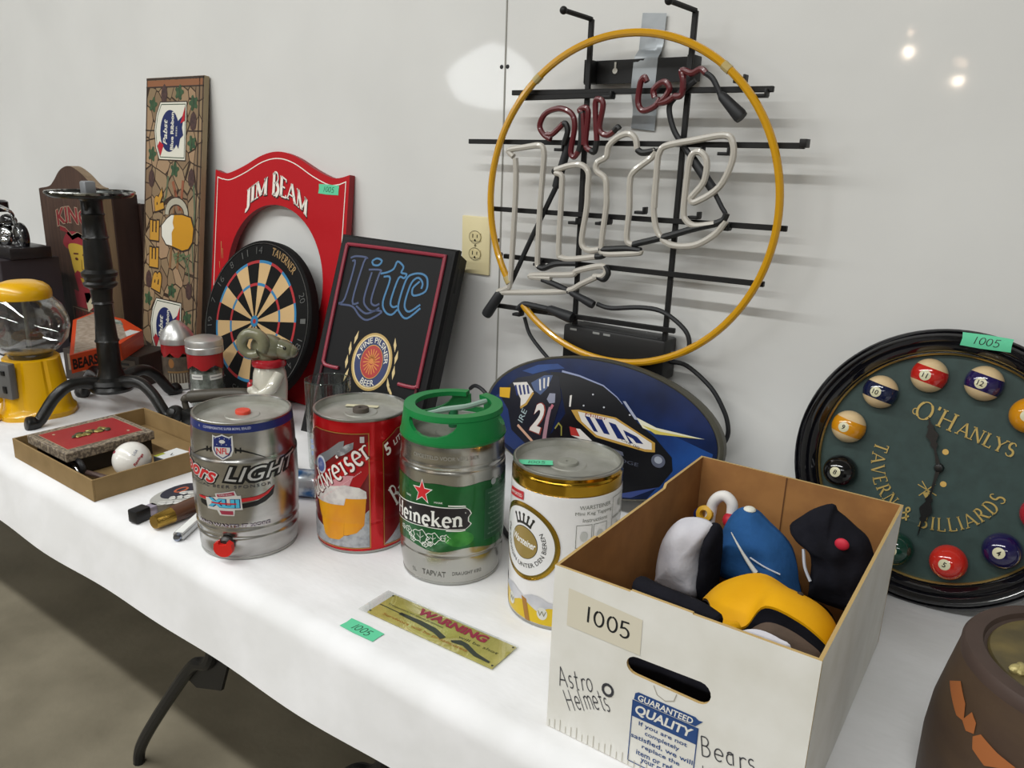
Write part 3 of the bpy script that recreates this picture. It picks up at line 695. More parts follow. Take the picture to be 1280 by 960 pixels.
for m_, bb, ly, off in ((OUT, .09, 1, -.0022), (OUT, .10, 2, 0), (M('#cfcfd0', .3, .5), .005, 3, 0)):
    p.text('LIGHT', 0, 0, .029 if m_ is OUT else .0245, m_, w=DD(91 if m_ is OUT else 86), layer=ly, bold=bb, shear=.35, space=1.02, warp=lambda x, y, o=off: (warpL(x, y)[0] + (0.0 if o == 0 else -.0012), warpL(x, y)[1] + o))
def warpC(x, y): return (DD(-67) + x * 1.0, .166 + y - .16 * x)
p.text('Coors', 0, 0, .034, OUT, w=DD(76), layer=2, bold=.10, shear=.5, warp=lambda x, y: (warpC(x, y)[0], warpC(x, y)[1] - .0018))
p.text('Coors', 0, 0, .0325, SLV, w=DD(74), layer=3, bold=.07, shear=.5, warp=warpC)
p.text('Coors', 0, 0, .030, RED, w=DD(71), layer=4, bold=.02, shear=.5, warp=warpC)
p.text('OFFICIAL BEER SPONSOR', DD(-27), .1385, .0052, M('#3c3c40', .4), w=DD(106), layer=2, space=1.3, warp=lambda x, y: (DD(-27) + x, .1395 + y - .10 * abs(x) ** 1.5 * .5))
p.poly(PP([(-60, .1155), (-45, .117), (-8, .118), (8, .1195), (18, .123), (30, .1335), (22, .121), (12, .114), (-8, .1115), (-45, .112), (-58, .112)]), RED, 2)
p.poly(PP([(30, .1335), (27, .117), (18, .1075), (8, .1025), (-8, .1), (-45, .098), (-56, .102), (-58, .109), (-45, .108), (-8, .108), (10, .111), (20, .118)]), OUT, 2)
p.poly(PP([(-35, .126), (-13, .133), (-11, .124), (-7, .124), (-6, .098), (-14, .098), (-15, .087), (-31, .087), (-34, .096), (-46, .096), (-48, .116), (-34, .120)]), SLV, 3)
p.poly(PP([(-33, .125), (-14, .131), (-13, .125), (-32, .120)]), M('#9c3349', .4), 4); p.text('SUPER BOWL', DD(-23), .1252, .0028, SLV, w=DD(15), layer=5, rot=.12)
p.text('XLII', DD(-26.5), .1095, .017, DBLUE, w=DD(37), layer=4, bold=.10); p.text('XLII', DD(-26.5), .1095, .0155, M('#4fb3d3', .35), w=DD(35), layer=5, bold=.05)
p.rect(DD(-40), .108, DD(-12), .1105, RED, 6)
p.poly(PP([(-31, .096), (-16, .096), (-16, .089), (-29, .089)]), M('#9c3349', .4), 4)
p.text('WHO WANTS IT MORE', DD(-21), .0675, .0068, M('#5b4a62', .4), w=DD(88), layer=2, bold=.05); p.text('WHO WANTS IT MORE', DD(-21), .0675, .006, M('#d5cfd4', .4), w=DD(87), layer=3)
p.build('label_print', kt, smooth=60, label='printed keg lettering and football league shield')
ta = al + RAD(-26)
R3 = RZ(ta) @ RY(pi / 2)
tp_ = MB(); tp_.lathe([(0, .0875), (.014, .0875), (.014, .092), (.010, .097), (0, .097)], M('#2a2523', .4), 20, (0, 0, .034), R3)
tp_.build('tap_seat', kt, label='dark tap socket')
TAPR = M('#cc241c', .35)
hp = MB(); RT = Matrix((Vector((-sin(ta), cos(ta), 0)), Vector((cos(ta), sin(ta), 0)), Vector((0, 0, 1)))).transposed()
out = [(a, b) for a, b in arc(0, .031, .0165, .0145, 165, 375, 18)] + [(.0155, .040), (.008, .0445), (.0065, .039), (0, .0375), (-.0065, .039), (-.008, .0445), (-.0155, .040)]
hp.prism(out, .094, .104, TAPR, fn=lambda a, y, b: tuple(RT @ Vector((a, y, b))))
hp.build('tap_handle', kt, label='red plastic tap')
MB().lathe([(0, .2445), (.0115, .2445), (.0125, .243), (.0125, .2365), (0, .2365)], M('#c9412c', .45), 24, (-.004, .004, 0), Matrix.Diagonal((1.15, 1, 1))).build('bung', kt, label='red rubber bung')

# --- red keg
REDM = M('#c4141c', 0.2, .55, coat=.3)
kt, rf, al = keg('beer_keg', 'red mini keg printed with two frothy beer mugs', -.9880, -.5297,
    [(.006, .0828), (.014, .0836), (.050, .0840), (.060, .0832), (.070, .0842), (.12, .0845), (.165, .0842), (.175, .0834), (.185, .0842), (.21, .0842), (.228, .0838), (.238, .0832), (.246, .0822)], REDM)
r0 = .084
p = Print(cyl_map(rf, al, r0), .005)
DRED = M('#6a0b12', .3, .3, coat=.3, noise=('#8a1018', 12, .35, .65)); GLD = M('#b98a4a', .3, .6); CRM = M('#e9e2dc', .4); FOAM = M('#d9d4d0', .5, noise=('#b9b2b2', 60, .4, .7)); ICE = M('#aeb0b4', .4, noise=('#8b8d93', 90, .4, .65)); BEER = M('#e8a80e', .3, noise=('#cf7c10', 18, .35, .7, (1, 1, .4)))
def panel(a0, a1, z0, z1):
    q = PP([(a0, z0), (a1, z0), (a1, z1), (a0 + 20, z1), (a0, z1 - .02)])
    p.poly(q, DRED, 0); p.stroke(q + [q[0]], .0016, GLD, 5)
panel(-84, 8, .012, .226); panel(25, 118, .012, .226)
p.poly(PP([(-84, .090), (8, .182), (8, .155), (-4, .125), (-20, .118), (-45, .108), (-84, .07)]), M('#b3141d', .3, .3, coat=.3), 1)
p.poly(PP([(-84, .115), (8, .212), (8, .178), (-84, .083)]), M('#c4141c', .3, .4, coat=.3), 2)
p.poly(PP([(-82, .022), (-60, .02), (-40, .018), (7, .016), (7, .085), (0, .075), (-2, .05), (-30, .026), (-55, .03), (-78, .06)]), ICE, 2)
p.poly(PP([(-83, .013), (7, .013), (7, .04), (-30, .034), (-83, .055)]), ICE, 2)
p.poly(PP([(-65, .097), (-21, .100), (-24, .034), (-30, .026), (-45, .024), (-52, .030)]), BEER, 3)
p.poly(PP([(-21, .108), (4, .108), (1, .056), (-8, .042), (-21, .036), (-23.5, .036)]), BEER, 4)
p.poly(PP([(-76, .105), (-66, .115), (-48, .123), (-20, .132), (-4, .128), (4, .120), (4.5, .107), (-20, .107), (-22, .094), (-40, .092), (-66, .091)]), FOAM, 5)
p.poly(PP([(-60, .12), (-20, .150), (-10, .150), (-16, .128), (-30, .118)]), M('#c98a92', .4), 4)
CANM = M('#8d9096', .3, .5)
p.poly(PP([(-76, .152), (-60, .175), (-43, .190), (-26, .210), (-20, .213), (-21, .202), (-30, .188), (-46, .168), (-62, .152)]), CANM, 3)
p.poly(PP([(-30, .190), (-18, .206), (-9, .211), (-10, .199), (-20, .188), (-32, .180)]), M('#b6b8bb', .4, .2, noise=('#7b7d82', 80, .4, .6)), 4)
p.ell(DD(-55), .160, .013, .0165, M('#c7cad2', .4), 4, 24); p.ell(DD(-55), .160, .010, .013, M('#53619a', .4, noise=('#a9b1cc', 90, .4, .6)), 5, 24)
p.rect(DD(-2), .210, DD(3), .221, M('#b9b2b5', .4), 4)
p.letters('Budweiser', DD(-42), .1485, .040, M('#5a0b12', .4), w=.174, rot=.66, layer=6, thick=.18, thin=.11, serif=.09, shear=.2, track=.05)
p.letters('Budweiser', DD(-42.6), .1492, .0395, CRM, w=.172, rot=.66, layer=7, thick=.125, thin=.07, serif=.06, shear=.2, track=.05)
p.letters('BEER', DD(-83), .20, .015, CRM, w=.03, rot=.7, layer=6, shear=.2)
p.text('Brewed by our original process', DD(-28), .1275, .0035, M('#e0b5b8', .4), w=.10, rot=.66, layer=6)
p.text('5', DD(31), .193, .022, CRM, w=.016, rot=.62, layer=4, bold=.03, shear=.3); p.text('LITER', DD(50), .209, .011, CRM, w=.036, rot=.5, layer=4, bold=.02, shear=.2)
p.letters('Budweiser', DD(78), .142, .040, CRM, w=.155, rot=.62, layer=4, thick=.16, thin=.08, serif=.07, shear=.2)
p.poly(PP([(25, .013), (118, .013), (118, .13), (80, .085), (50, .045), (38, .028)]), ICE, 1)
p.build('label_print', kt, smooth=60, label='printed panels with white script and beer mugs')
MB().lathe([(0, .244), (.004, .244), (.0045, .2465), (.0135, .2465), (.0145, .244), (.0145, .236), (0, .236)], M('#4a423b', .6), 24).build('bung', kt, label='brown rubber bung')
st = MB().box((-.020, .022, .2395), (.060, .012, .0006), M('#c9c3a6', .6), 0, RZ(.55)); st.build('paper_strip', kt, label='cream paper strip stuck on the lid')

# --- green and silver keg
def hbody(z): return M('#b4b3ad', .24, 1.0)
kt, rf, al = keg('beer_keg', 'silver and green mini keg with moulded green plastic handle collar', -.7915, -.5083,
    [(.006, .0832), (.014, .0842), (.030, .0868), (.050, .0882), (.056, .0872), (.064, .0886), (.12, .0893), (.185, .0890), (.198, .0888), (.204, .0872), (.210, .0882), (.216, .0872), (.235, .0858), (.246, .0838)], hbody, top=True, z_top=.252)
r0 = .088
p = Print(cyl_map(rf, al, r0), .005)
GRN = M('#1f6b35', .22, .45, coat=.2, noise=('#175028', 16, .35, .65)); LGRN = M('#3f8f3c', .25, .4, noise=('#2d7a33', 40, .4, .6)); BLK = M('#1a1419', .35); WHT = M('#e4e4e0', .4); GREYP = M('#6f6f6a', .5)
top = [(-180 + i * 8, .181 + .002 * sin(i)) for i in range(46)]; bot = [(180 - i * 8, .067 + .004 * sin(i * .7)) for i in range(46)]
p.poly(PP(top + bot), GRN, 0)
p.ell(DD(8), .088, .024, .014, LGRN, 1, 20)
star = [((.0175 if i % 2 == 0 else .0072) * sin(i * pi / 5), (.020 if i % 2 == 0 else .0085) * cos(i * pi / 5)) for i in range(10)]
p.poly([(DD(-32.5) + a * 1.12, .1655 + b * 1.12) for a, b in star], WHT, 1); p.poly([(DD(-32.5) + a * .95, .1655 + b * .95) for a, b in star], M('#c8242c', .3), 2)
p.text('TRADE', DD(-52), .152, .003, WHT, w=DD(8), layer=1); p.text('MARK', DD(-14), .151, .003, WHT, w=DD(9), layer=1)
def lab(e): return PP([(-150 - e, .098 - e * .0012), (-110, .099 - e * .0012), (-78, .101 - e * .0012), (-30, .1075 - e * .0012), (14, .1065 - e * .0012), (17 + e, .110), (19 + e, .114), (16 + e, .119), (16 + e, .126), (19 + e, .132), (17 + e, .138), (14, .1415 + e * .0012), (-30, .1425 + e * .0012), (-78, .134 + e * .0012), (-110, .132 + e * .0012), (-150 - e, .131 + e * .0012)])
p.poly(lab(1.7), WHT, 1); p.poly(lab(.5), BLK, 2)
p.stroke(PP([(-4, .147), (12, .146), (14, .1455)]), .002, WHT, 2); p.stroke(PP([(-6, .1035), (8, .1025), (14, .1035)]), .002, WHT, 2)
p.letters('Heineken', 0, 0, .0265, WHT, w=DD(88), layer=3, thick=.165, thin=.08, serif=.07, track=.07, warp=lambda x, y: (DD(-33) + x, .1222 + y + .026 * x - 1.1 * min(0, x) ** 2 * .2))
p.text('R', DD(14), .134, .0025, WHT, layer=3)
for a, z, s in ((-62, .0895, .0045), (-52, .090, .0065), (-35, .086, .0135), (-20, .0875, .0105), (-7, .0895, .0065), (-45, .077, .0048), (-29, .0735, .0048), (-49, .083, .0035), (-23, .076, .0035)):
    lobes = [(DD(a) + s * (1 + .22 * cos(i * 2 * pi / 14 * 5)) * cos(i * 2 * pi / 14) * 1.1, z + s * (1 + .22 * cos(i * 2 * pi / 14 * 5)) * sin(i * 2 * pi / 14) * .85) for i in range(15)]
    p.stroke(lobes, .0011, WHT, 1)
    p.stroke([(DD(a), z + s * .6), (DD(a), z - s * .7)], .0008, WHT, 1); p.stroke([(DD(a) - s * .5, z + s * .2), (DD(a), z - s * .2), (DD(a) + s * .5, z + s * .2)], .0008, WHT, 1)
p.rect(DD(36), .078, DD(74), .168, M('#2c5c3d', .3, .4), 1)
for i in range(9): p.text('imported lager beer brewed with care'[i * 2: i * 2 + 18 + (i * 5) % 7], DD(55), .160 - i * .009, .0042, M('#88a08e', .5), w=DD(30 - (i * 7) % 9), layer=2)
p.ell(DD(48), .178, .006, .006, M('#9aa0a0', .4), 1, 16); p.text('5L', DD(60), .178, .009, M('#6f7674', .4), layer=1)
p.text('5L', DD(-46), .0195, .007, GREYP, layer=1); p.text('TAPVAT', DD(-20), .0215, .0105, GREYP, w=DD(28), layer=1); p.text('DRAUGHT KEG', DD(18), .0235, .0065, GREYP, w=DD(34), layer=1)
p.text('OPGESTELD VOOR VERS BIER', DD(-8), .2255, .0062, M('#8f8d86', .5), w=DD(74), layer=1)
p.build('label_print', kt, smooth=60, label='printed green band with black name plate and red star')
CAPG = M('#0f7a3c', .38)
from math import degrees
def capr(z): return .0872 - (z - .244) * .13
def colmap(th_):
    return lambda u, v, l: ((capr(v) - th_) * cos(al + u / .0872), (capr(v) - th_) * sin(al + u / .0872), v)
def holes_at(c): return [(RAD(c + a) * .0872, z) for a, z in ((-31, .2815), (-15, .2815), (0, .2815), (15, .2815), (31, .2815), (31, .276), (27, .269), (20, .2625), (10, .258), (0, .2565), (-10, .2575), (-20, .2615), (-27, .268), (-31, .275))]
HO = [holes_at(c) for c in (-27, 93, -147)]
strip = [(RAD(-180 + 4.5 * i) * .0872, .243) for i in range(81)] + [(RAD(180) * .0872, .2845), (RAD(158) * .0872, .2845), (RAD(158) * .0872, .262), (RAD(138) * .0872, .262), (RAD(138) * .0872, .2845)] + [(RAD(135 - 4.5 * i) * .0872, .2845) for i in range(71)]
cp = Print(colmap(0), .005); cp.poly(strip, CAPG, 0, HO); cp.fn = colmap(.006); cp.poly(strip, CAPG, 0, HO)
for L in [strip] + HO:
    for q in range(len(L)):
        a, b = L[q], L[(q + 1) % len(L)]
        cp.add([colmap(0)(*a, 0), colmap(0)(*b, 0), colmap(.006)(*b, 0), colmap(.006)(*a, 0)], [(0, 1, 2, 3)], CAPG)
pts = [al + RAD(160 + i * 336 / 80) for i in range(81)]
rim_o = [(.0825 * cos(a), .0825 * sin(a)) for a in pts]; rim_i = [(.064 * cos(a), .064 * sin(a)) for a in pts]
ring = MB()
for i in range(80):
    A = [rim_o[i], rim_o[i + 1], rim_i[i + 1], rim_i[i]]
    ring.add([(x, y, .2835) for x, y in A] + [(x * .985, y * .985, .2915) for x, y in A], [(3, 2, 1, 0), (4, 5, 6, 7), (0, 1, 5, 4), (2, 3, 7, 6)] + ([(1, 2, 6, 5)] if i == 79 else []) + ([(3, 0, 4, 7)] if i == 0 else []), CAPG)
ring.lathe([(.0865, .2425), (.0882, .2445), (.0876, .249), (.082, .249)], CAPG, 72)
cp.add(ring.v, ring.f, CAPG)
cp.build('handle_collar', kt, smooth=50, label='green plastic handle collar with openings')
hd = MB(); HM = M('#8fa79b', .4)
v_ = Vector((cos(al + RAD(100)), sin(al + RAD(100)), 0)); n_ = Vector((-v_.y, v_.x, 0))
hd.tube(catmull([tuple(v_ * -.058 + n_ * -.004 + Vector((0, 0, .273))), tuple(v_ * -.02 + Vector((0, 0, .279))), tuple(v_ * .02 + n_ * .0 + Vector((0, 0, .283))), tuple(v_ * .058 + n_ * .012 + Vector((0, 0, .288)))], 5), [.004] * 5 + [.0055] * 5 + [.005] * 5 + [.004], HM, 8)
hd.tube([tuple(Vector((0, 0, .25))), tuple(Vector((0, 0, .28)))], .008, M('#2a6e48', .4), 12)
hd.tube([tuple(v_ * .012 + Vector((0, 0, .283))), tuple(v_ * .026 - n_ * -.03 + Vector((0, 0, .272)))], .004, HM, 8)
hd.build('tap_lever', kt, label='pale grey tap lever lying across the collar')

# --- white and gold keg
WKEG = M('#dcdbdc', .22, coat=.3); GOLDM = M('#b08a2c', .16, 1.0)
kt, rf, al = keg('beer_keg', 'white mini keg with gold top band and round emblem beside cardboard box', -.5720, -.4987,
    [(.006, .0828), (.014, .0835), (.05, .0842), (.12, .0850), (.20, .0850), (.217, .0846), (.2185, .0838), (.222, .0846), (.235, .0846), (.240, .0830), (.246, .0822)], lambda z: GOLDM if z > .2185 else WKEG)
r0 = .0845
p = Print(cyl_map(rf, al, r0), .005)
GR = M('#a5842c', .2, .9); GD = M('#7d6a2c', .3, .7); BK = M('#23221f', .4); GY = M('#6d7068', .5); YEL = M('#d0b01a', .3, .2)
p.rect(DD(-180), .0065, DD(179.9), .043, YEL, 0)
p.poly(PP([(-180 + i * 6, .040 + .010 * abs(sin(i * .55)) + .004) for i in range(60)] + [(175 - i * 6, .026 + .012 * abs(sin(i * .55 + .6))) for i in range(60)]), M('#c9c8cc', .4, noise=('#a9abb3', 25, .35, .7)), 1)
for a in (-85, -40, 5, 50, 95): p.poly(PP([(a - 4, .044), (a + 3, .042), (a + 8, .006), (a + 2, .006)]), M('#9a6a24', .35), 2)
for a in (-62, -18, 28): p.ell(DD(a), .026, .0085, .0105, M('#c9c9c2', .4), 2, 20); p.text('W', DD(a), .026, .009, M('#6d6b50', .5), layer=3)
cu, cv = DD(-44), .135
p.ell(cu, cv, .0615, .0615, GR, 3, 60); p.ell(cu, cv, .0565, .0565, GD, 4, 60); p.ell(cu, cv, .0535, .0535, M('#dadadb', .25, coat=.3), 5, 60)
p.ell(cu + .0015, cv - .001, .0262, .0262, M('#2c2a24', .4), 6, 40); p.ell(cu + .0015, cv - .001, .0252, .0252, M('#a28b50', .3, .5), 7, 40)
p.text('Warsteiner', cu + .0015, cv + .001, .012, WHT, w=.046, rot=-.12, layer=8, bold=.02, shear=.2)
p.text('DIE KÖNIGIN UNTER DEN BIEREN', 0, 0, .0085, BK, w=.155, layer=6, bold=.01, warp=arc_warp(cu, cv, .0375, 276, True))
for i in range(5):
    a = RAD(64 + i * 13); p.stroke([(cu + .030 * cos(a), cv + .030 * sin(a)), (cu + .041 * cos(a), cv + .041 * sin(a))], .0032, BK, 6); p.ell(cu + .043 * cos(a), cv + .043 * sin(a), .0026, .0026, BK, 6, 10)
p.stroke([(cu + .030 * cos(RAD(a)), cv + .030 * sin(RAD(a))) for a in range(60, 121, 6)], .004, BK, 6)
p.poly(PP([(-72, .2085), (-46, .213), (-46, .2), (-74, .194)]), M('#b3222c', .4), 3); p.text('IMPORTED', DD(-59), .2035, .005, WHT, w=DD(22), rot=.12, layer=4)
p.text('WARSTEINER', DD(32), .2035, .0062, GY, w=DD(36), layer=1); p.text('Mini Keg Tapping', DD(31), .1935, .0068, GY, w=DD(42), layer=1); p.text('Instructions', DD(32), .1835, .0062, GY, w=DD(28), layer=1)
for a0, a1 in ((12, 28), (30, 46), (54, 80)):
    p.stroke(PP([(a0, .176), (a1, .176), (a1, .14), (a0, .14), (a0, .176)]), .0008, GY, 1); p.ell(DD((a0 + a1) / 2), .158, .006, .008, M('#b9bab8', .5), 1, 16)
p.stroke(PP([(54, .21), (80, .21), (80, .178), (54, .178), (54, .21)]), .0008, GY, 1); p.ell(DD(68), .196, .006, .006, M('#a5a6a2', .5), 1, 16)
p.rect(DD(12), .128, DD(80), .136, M('#b9a35a', .4), 1)
p.build('label_print', kt, smooth=60, label='printed round emblem and yellow beer band')
MB().lathe([(0, .2405), (.003, .2405), (.0035, .2425), (.015, .2425), (.0165, .240), (.0165, .236), (0, .236)], M('#85857c', .55), 24).build('bung', kt, label='grey bung')
vr = Vector((r_.x, r_.y, 0)).normalized()
tape_note(kt, lambda u, v, l: (u, v, .2400 + l * .0002), -.037, -.032, .052, .019, rot=atan2(vr.y, vr.x) - .02)

# ------------------------------------------------------------------ cardboard box of caps
BX = thing('cardboard_box', 'large white open-topped cardboard box full of caps with 1005 note', 'box', (-.2796, -.7479, T + .0008), .0196)
BW, BD, BH, BT = .3033, .4556, .2235, .004
CW = M('#e2e1dc', .65, noise=('#d6d4cc', 14, .35, .7)); KRAFT = M('#a1713f', .8, noise=('#8f6236', 25, .35, .7)); KED = M('#b79a64', .8)
hw = BW / 2
hole = [(a, b) for a, b in arc(-.0385, .1345, .0125, .0115, 90, 270, 8) + arc(.0365, .1345, .0125, .0135, -90, 90, 8)]
topf = [(hw, BH), (.02, BH), (.019, BH + .0015), (-.053, BH + .002), (-.054, BH), (-hw, BH)]
fp = MB(); fp.prism([(-hw, 0), (hw, 0)] + topf, 0, BT, CW, [hole], KED, back=KRAFT); fp.build('front_panel', BX, smooth=0)
bp = MB(); bp.prism([(-hw, 0), (hw, 0), (hw, BH), (-hw, BH)], BD - BT, BD, KRAFT, side=KED, back=CW); bp.box((-.012, BD - BT - .0006, .165), (.0016, .001, .115), M('#5f3c1e', .8)); bp.build('back_panel', BX, smooth=0)
def sp(sgn, prof):
    m = MB(); x0 = sgn * hw; x1 = sgn * (hw - BT)
    m.prism(prof, x0, x1, CW, side=KED, back=KRAFT, fn=lambda a, y, b: (y, a, b)); m.build('side_panel', BX, smooth=0)
sp(-1, [(BT, 0), (BD - BT, 0), (BD - BT, BH), (.31, BH), (.305, BH - .006), (.10, BH - .004), (.095, BH), (BT, BH)])
sp(1, [(BT, 0), (BD - BT, 0), (BD - BT, BH), (BT, BH)])
MB().box((0, BD / 2, .003), (BW - 2 * BT, BD - 2 * BT, .004), KRAFT).build('bottom_panel', BX, smooth=0)
MB().box((-.05, BD - .07, .10), (.10, .11, .003), M('#8a6238', .8), 0, RX(.55)).build('inner_flap', BX, smooth=0, label='brown cardboard flap inside the box')
fm = face_map(0)
p = Print(fm); p.poly([(-.131, .2005), (-.036, .195), (-.0355, .150), (-.131, .151)], M('#d3cdbb', .6), 1)
p.letters('1005', -.0775, .1755, .0205, PEN, w=.058, layer=2, thick=.11, thin=.11, serif=0, jitter=.03)
p.build('price_note', BX, smooth=0, label='cream paper note with handwritten 1005')
p = Print(fm); INK2 = M('#3b3c42', .5); BLU = M('#24467e', .5)
p.letters('Astro', -.1155, .083, .026, INK2, w=.048, rot=.24, layer=1, thick=.07, thin=.07, serif=0, jitter=.05)
p.letters('Helmets', -.099, .062, .027, INK2, w=.062, rot=.44, layer=1, thick=.07, thin=.07, serif=0, jitter=.05)
for i in range(3): p.stroke([(-.0715 + (.0075 - i * .001) * cos(t * .5 + i), .088 + (.0085 - i * .0012) * sin(t * .5 + i)) for t in range(14)], .0013, INK2, 1)
p.letters('Bears', .0745, .0745, .024, INK2, w=.062, rot=.16, layer=1, thick=.065, thin=.065, serif=0, jitter=.05)
p.letters('Helmets', .082, .040, .024, INK2, w=.066, rot=.14, layer=1, thick=.065, thin=.065, serif=0, jitter=.05)
p.stroke([(-.016, .120), (-.011, .110), (-.001, .1065), (.009, .111), (.0115, .121)], .0010, M('#a29d92', .6), 1)
BX_T = .0012
q = [(-.039, .0075), (.0395, .0075), (.0395, .090), (-.039, .090)]
p.stroke(q + [q[0]], .0012, BLU, 1); p.rect(-.039, .069, .0395, .090, BLU, 1)
p.poly([(-.038, .0915), (.036, .0915), (.044, .101), (.039, .1005), (.035, .103), (-.033, .103), (-.037, .100)], BLU, 1)
p.text('GUARANTEED', 0, .0965, .0082, CW, w=.066, layer=2, bold=.02, shear=.15); p.text('QUALITY', .0, .0795, .0145, CW, w=.070, layer=2, bold=.03, shear=.2)
for i, s in enumerate(('If you are not', 'completely', 'satisfied, we will', 'replace the', 'item or refund', 'your money.')): p.text(s, 0, .0625 - i * .0095, .0072, BLU, w=.0042 * len(s), layer=1, bold=.012)
p.rect(-.002, .125, .004, .1255, CW, 1)
for i in range(20): p.stroke([(-hw + .004 + i * .0078, .001), (-hw + .004 + i * .0078, .011 + .003 * (i % 3))], .0009, M('#b4afa2', .7), 1)
p.build('box_lettering', BX, smooth=0, label='blue printed guarantee panel and pen handwriting')

# soft things inside the box: each a draped cap shape
def cloth_lump(name, label, cat, c, rad, mfun, yaw=0, tilt=0, power=2.0, wr=.06, seed=0, roll=0, group=None, squash=None):
    """a soft, creased cap-like shape; mfun(dx, dy, dz) gives the material of a face"""
    rnd = random.Random(seed); ph = [rnd.uniform(0, 6.28) for _ in range(8)]
    t = thing(name, label, cat, c, yaw, group)
    m = MB(); nu, nv = 56, 28; R = RX(tilt) @ RY(roll); vs = []
    for j in range(nv + 1):
        th = pi * j / nv
        for i in range(nu):
            f = 2 * pi * i / nu
            d = Vector((sin(th) * cos(f), sin(th) * sin(f), cos(th)))
            k = 1 + wr * (sin(3 * f + ph[0] + 2 * d.z) * .5 + sin(5 * f + ph[1] - 3 * d.z) * .3 + sin(6 * d.z + ph[2] + f) * .3) * sin(th)
            d2 = Vector([abs(q) ** (2 / power) * (1 if q >= 0 else -1) for q in d])
            v = Vector((d2.x * rad[0], d2.y * rad[1], d2.z * rad[2])) * k
            if squash: v = squash(v, d)
            vs.append(R @ v)
    o = 0
    m.v = [tuple(v) for v in vs]
    for j in range(nv):
        for i in range(nu):
            a, b = j * nu + i, j * nu + (i + 1) % nu; q = (a, b, b + nu, a + nu)
            th = pi * (j + .5) / nv; f = 2 * pi * (i + .5) / nu
            m.f.append(q); m.mi.append(m.slot(mfun(sin(th) * cos(f), sin(th) * sin(f), cos(th))))
    m.build('crown', t, smooth=80)
    return t, R
def FAB(c, c2=None): return M(c, .9, spec=.12, bump=(120, .0008), noise=(c2, 30, .3, .7) if c2 else None)
WHF = FAB('#cdccd2', '#bdbcc4'); BKF = FAB('#15151a', '#1d1d24'); BLF = FAB('#2d5a92', '#27507f'); YLF = M('#e0a406', .6, spec=.25, bump=(25, .001), noise=('#d29600', 12, .35, .65))
ca = 'caps and hats heaped in the cardboard box'
def pillow(name, parent, org, outline, y0, front, back, mat, wr=.004, seed=1, rounds=4, **props):
    """a soft stuffed shape: outline in world (x, z above the table), swelling to both sides of the plane y0"""
    rnd = random.Random(seed); ph = [rnd.uniform(0, 6.28) for _ in range(6)]
    O = rounded(outline, rounds); n = len(O); cx = sum(p[0] for p in O) / n; cz = sum(p[1] for p in O) / n
    m = MB(); K = 14
    def pt(i, k, sgn):
        x = cx + (O[i][0] - cx) * k; z = cz + (O[i][1] - cz) * k
        d = (front if sgn < 0 else back) * max(0, 1 - k ** 2.6) ** .6
        w_ = wr * (sin(x * 90 + z * 40 + ph[0]) + .7 * sin(z * 120 - x * 60 + ph[1]) + .5 * sin(x * 210 + ph[2])) * min(1, (1 - k) * 3)
        return (x - org[0], y0 + sgn * d + w_ - org[1], T + z - org[2])
    for sgn in (-1, 1):
        o = len(m.v); s_ = m.slot(mat)
        m.v.append(pt(0, 0, sgn))
        for k in range(1, K + 1):
            for i in range(n): m.v.append(pt(i, (k / K) ** .8, sgn))
        for i in range(n): m.f.append((o, o + 1 + i, o + 1 + (i + 1) % n)); m.mi.append(s_)
        for k in range(K - 1):
            for i in range(n):
                a = o + 1 + k * n; m.f.append((a + i, a + n + i, a + n + (i + 1) % n, a + (i + 1) % n)); m.mi.append(s_)
    return m.build(name, parent, smooth=75, **props)
def hat(name, label, x, y, z): return thing(name, label, 'hat', (x, y, T + z), 0, ca), (x, y, T + z)
dc = MB()
t, og = hat('knit_hat', 'white soft hat with black side panel at left in the box', -.375, -.485, .085)
pillow('crown', t, og, [(-.388, .198), (-.408, .170), (-.416, .137), (-.417, .10), (-.412, .085), (-.352, .085), (-.349, .12), (-.352, .155), (-.343, .185), (-.342, .203), (-.362, .207)], -.485, .034, .030, WHF, .0022, 3)
pillow('side_panel', t, og, [(-.346, .202), (-.336, .203), (-.330, .19), (-.329, .15), (-.330, .085), (-.350, .085), (-.353, .13), (-.354, .155), (-.350, .18)], -.480, .030, .026, BKF, .002, 4, label='black side panel')
t, og = hat('cloth_hat', 'blue cloth hat with white piping standing in the box', -.30, -.40, .085)
pillow('crown', t, og, [(-.330, .203), (-.346, .185), (-.358, .148), (-.360, .11), (-.352, .085), (-.240, .085), (-.238, .115), (-.248, .150), (-.264, .172), (-.292, .190), (-.312, .203)], -.40, .042, .035, BLF, .0022, 5)
def onhat(px, d): return tuple(Vector(px) - Vector((0, d, 0)) - Vector(og) + Vector((0, 0, T)))
MB().tube(catmull([onhat((-.331, -.436, .176), 0), onhat((-.317, -.440, .161), 0), onhat((-.302, -.4425, .145), 0), onhat((-.287, -.443, .130), 0)], 6), [.0006 + .0032 * i / 18 for i in range(19)], M('#dcdcd6', .7), 8).build('piping', t, label='white piping')
MB().tube(catmull([onhat((-.298, -.4425, .150), 0), onhat((-.277, -.441, .142), 0), onhat((-.256, -.435, .135), 0)], 6), .0012, M('#c9ccd4', .7), 6).build('piping', t, label='thin white piping')
MB().sphere(onhat((-.319, -.402, .203), 0), (.009, .009, .0045), M('#d9d8cc', .6), 14, 8).build('button', t, label='white crown button')
t, og = hat('cloth_hat', 'black hat with red button and pointed flap at the right of the box', -.19, -.38, .085)
pillow('crown', t, og, [(-.214, .236), (-.236, .222), (-.252, .205), (-.266, .186), (-.254, .172), (-.236, .162), (-.228, .140), (-.226, .10), (-.218, .085), (-.150, .085), (-.143, .10), (-.142, .14), (-.148, .17), (-.160, .198), (-.178, .210), (-.196, .222), (-.207, .228)], -.38, .036, .030, BKF, .003, 9, 3)
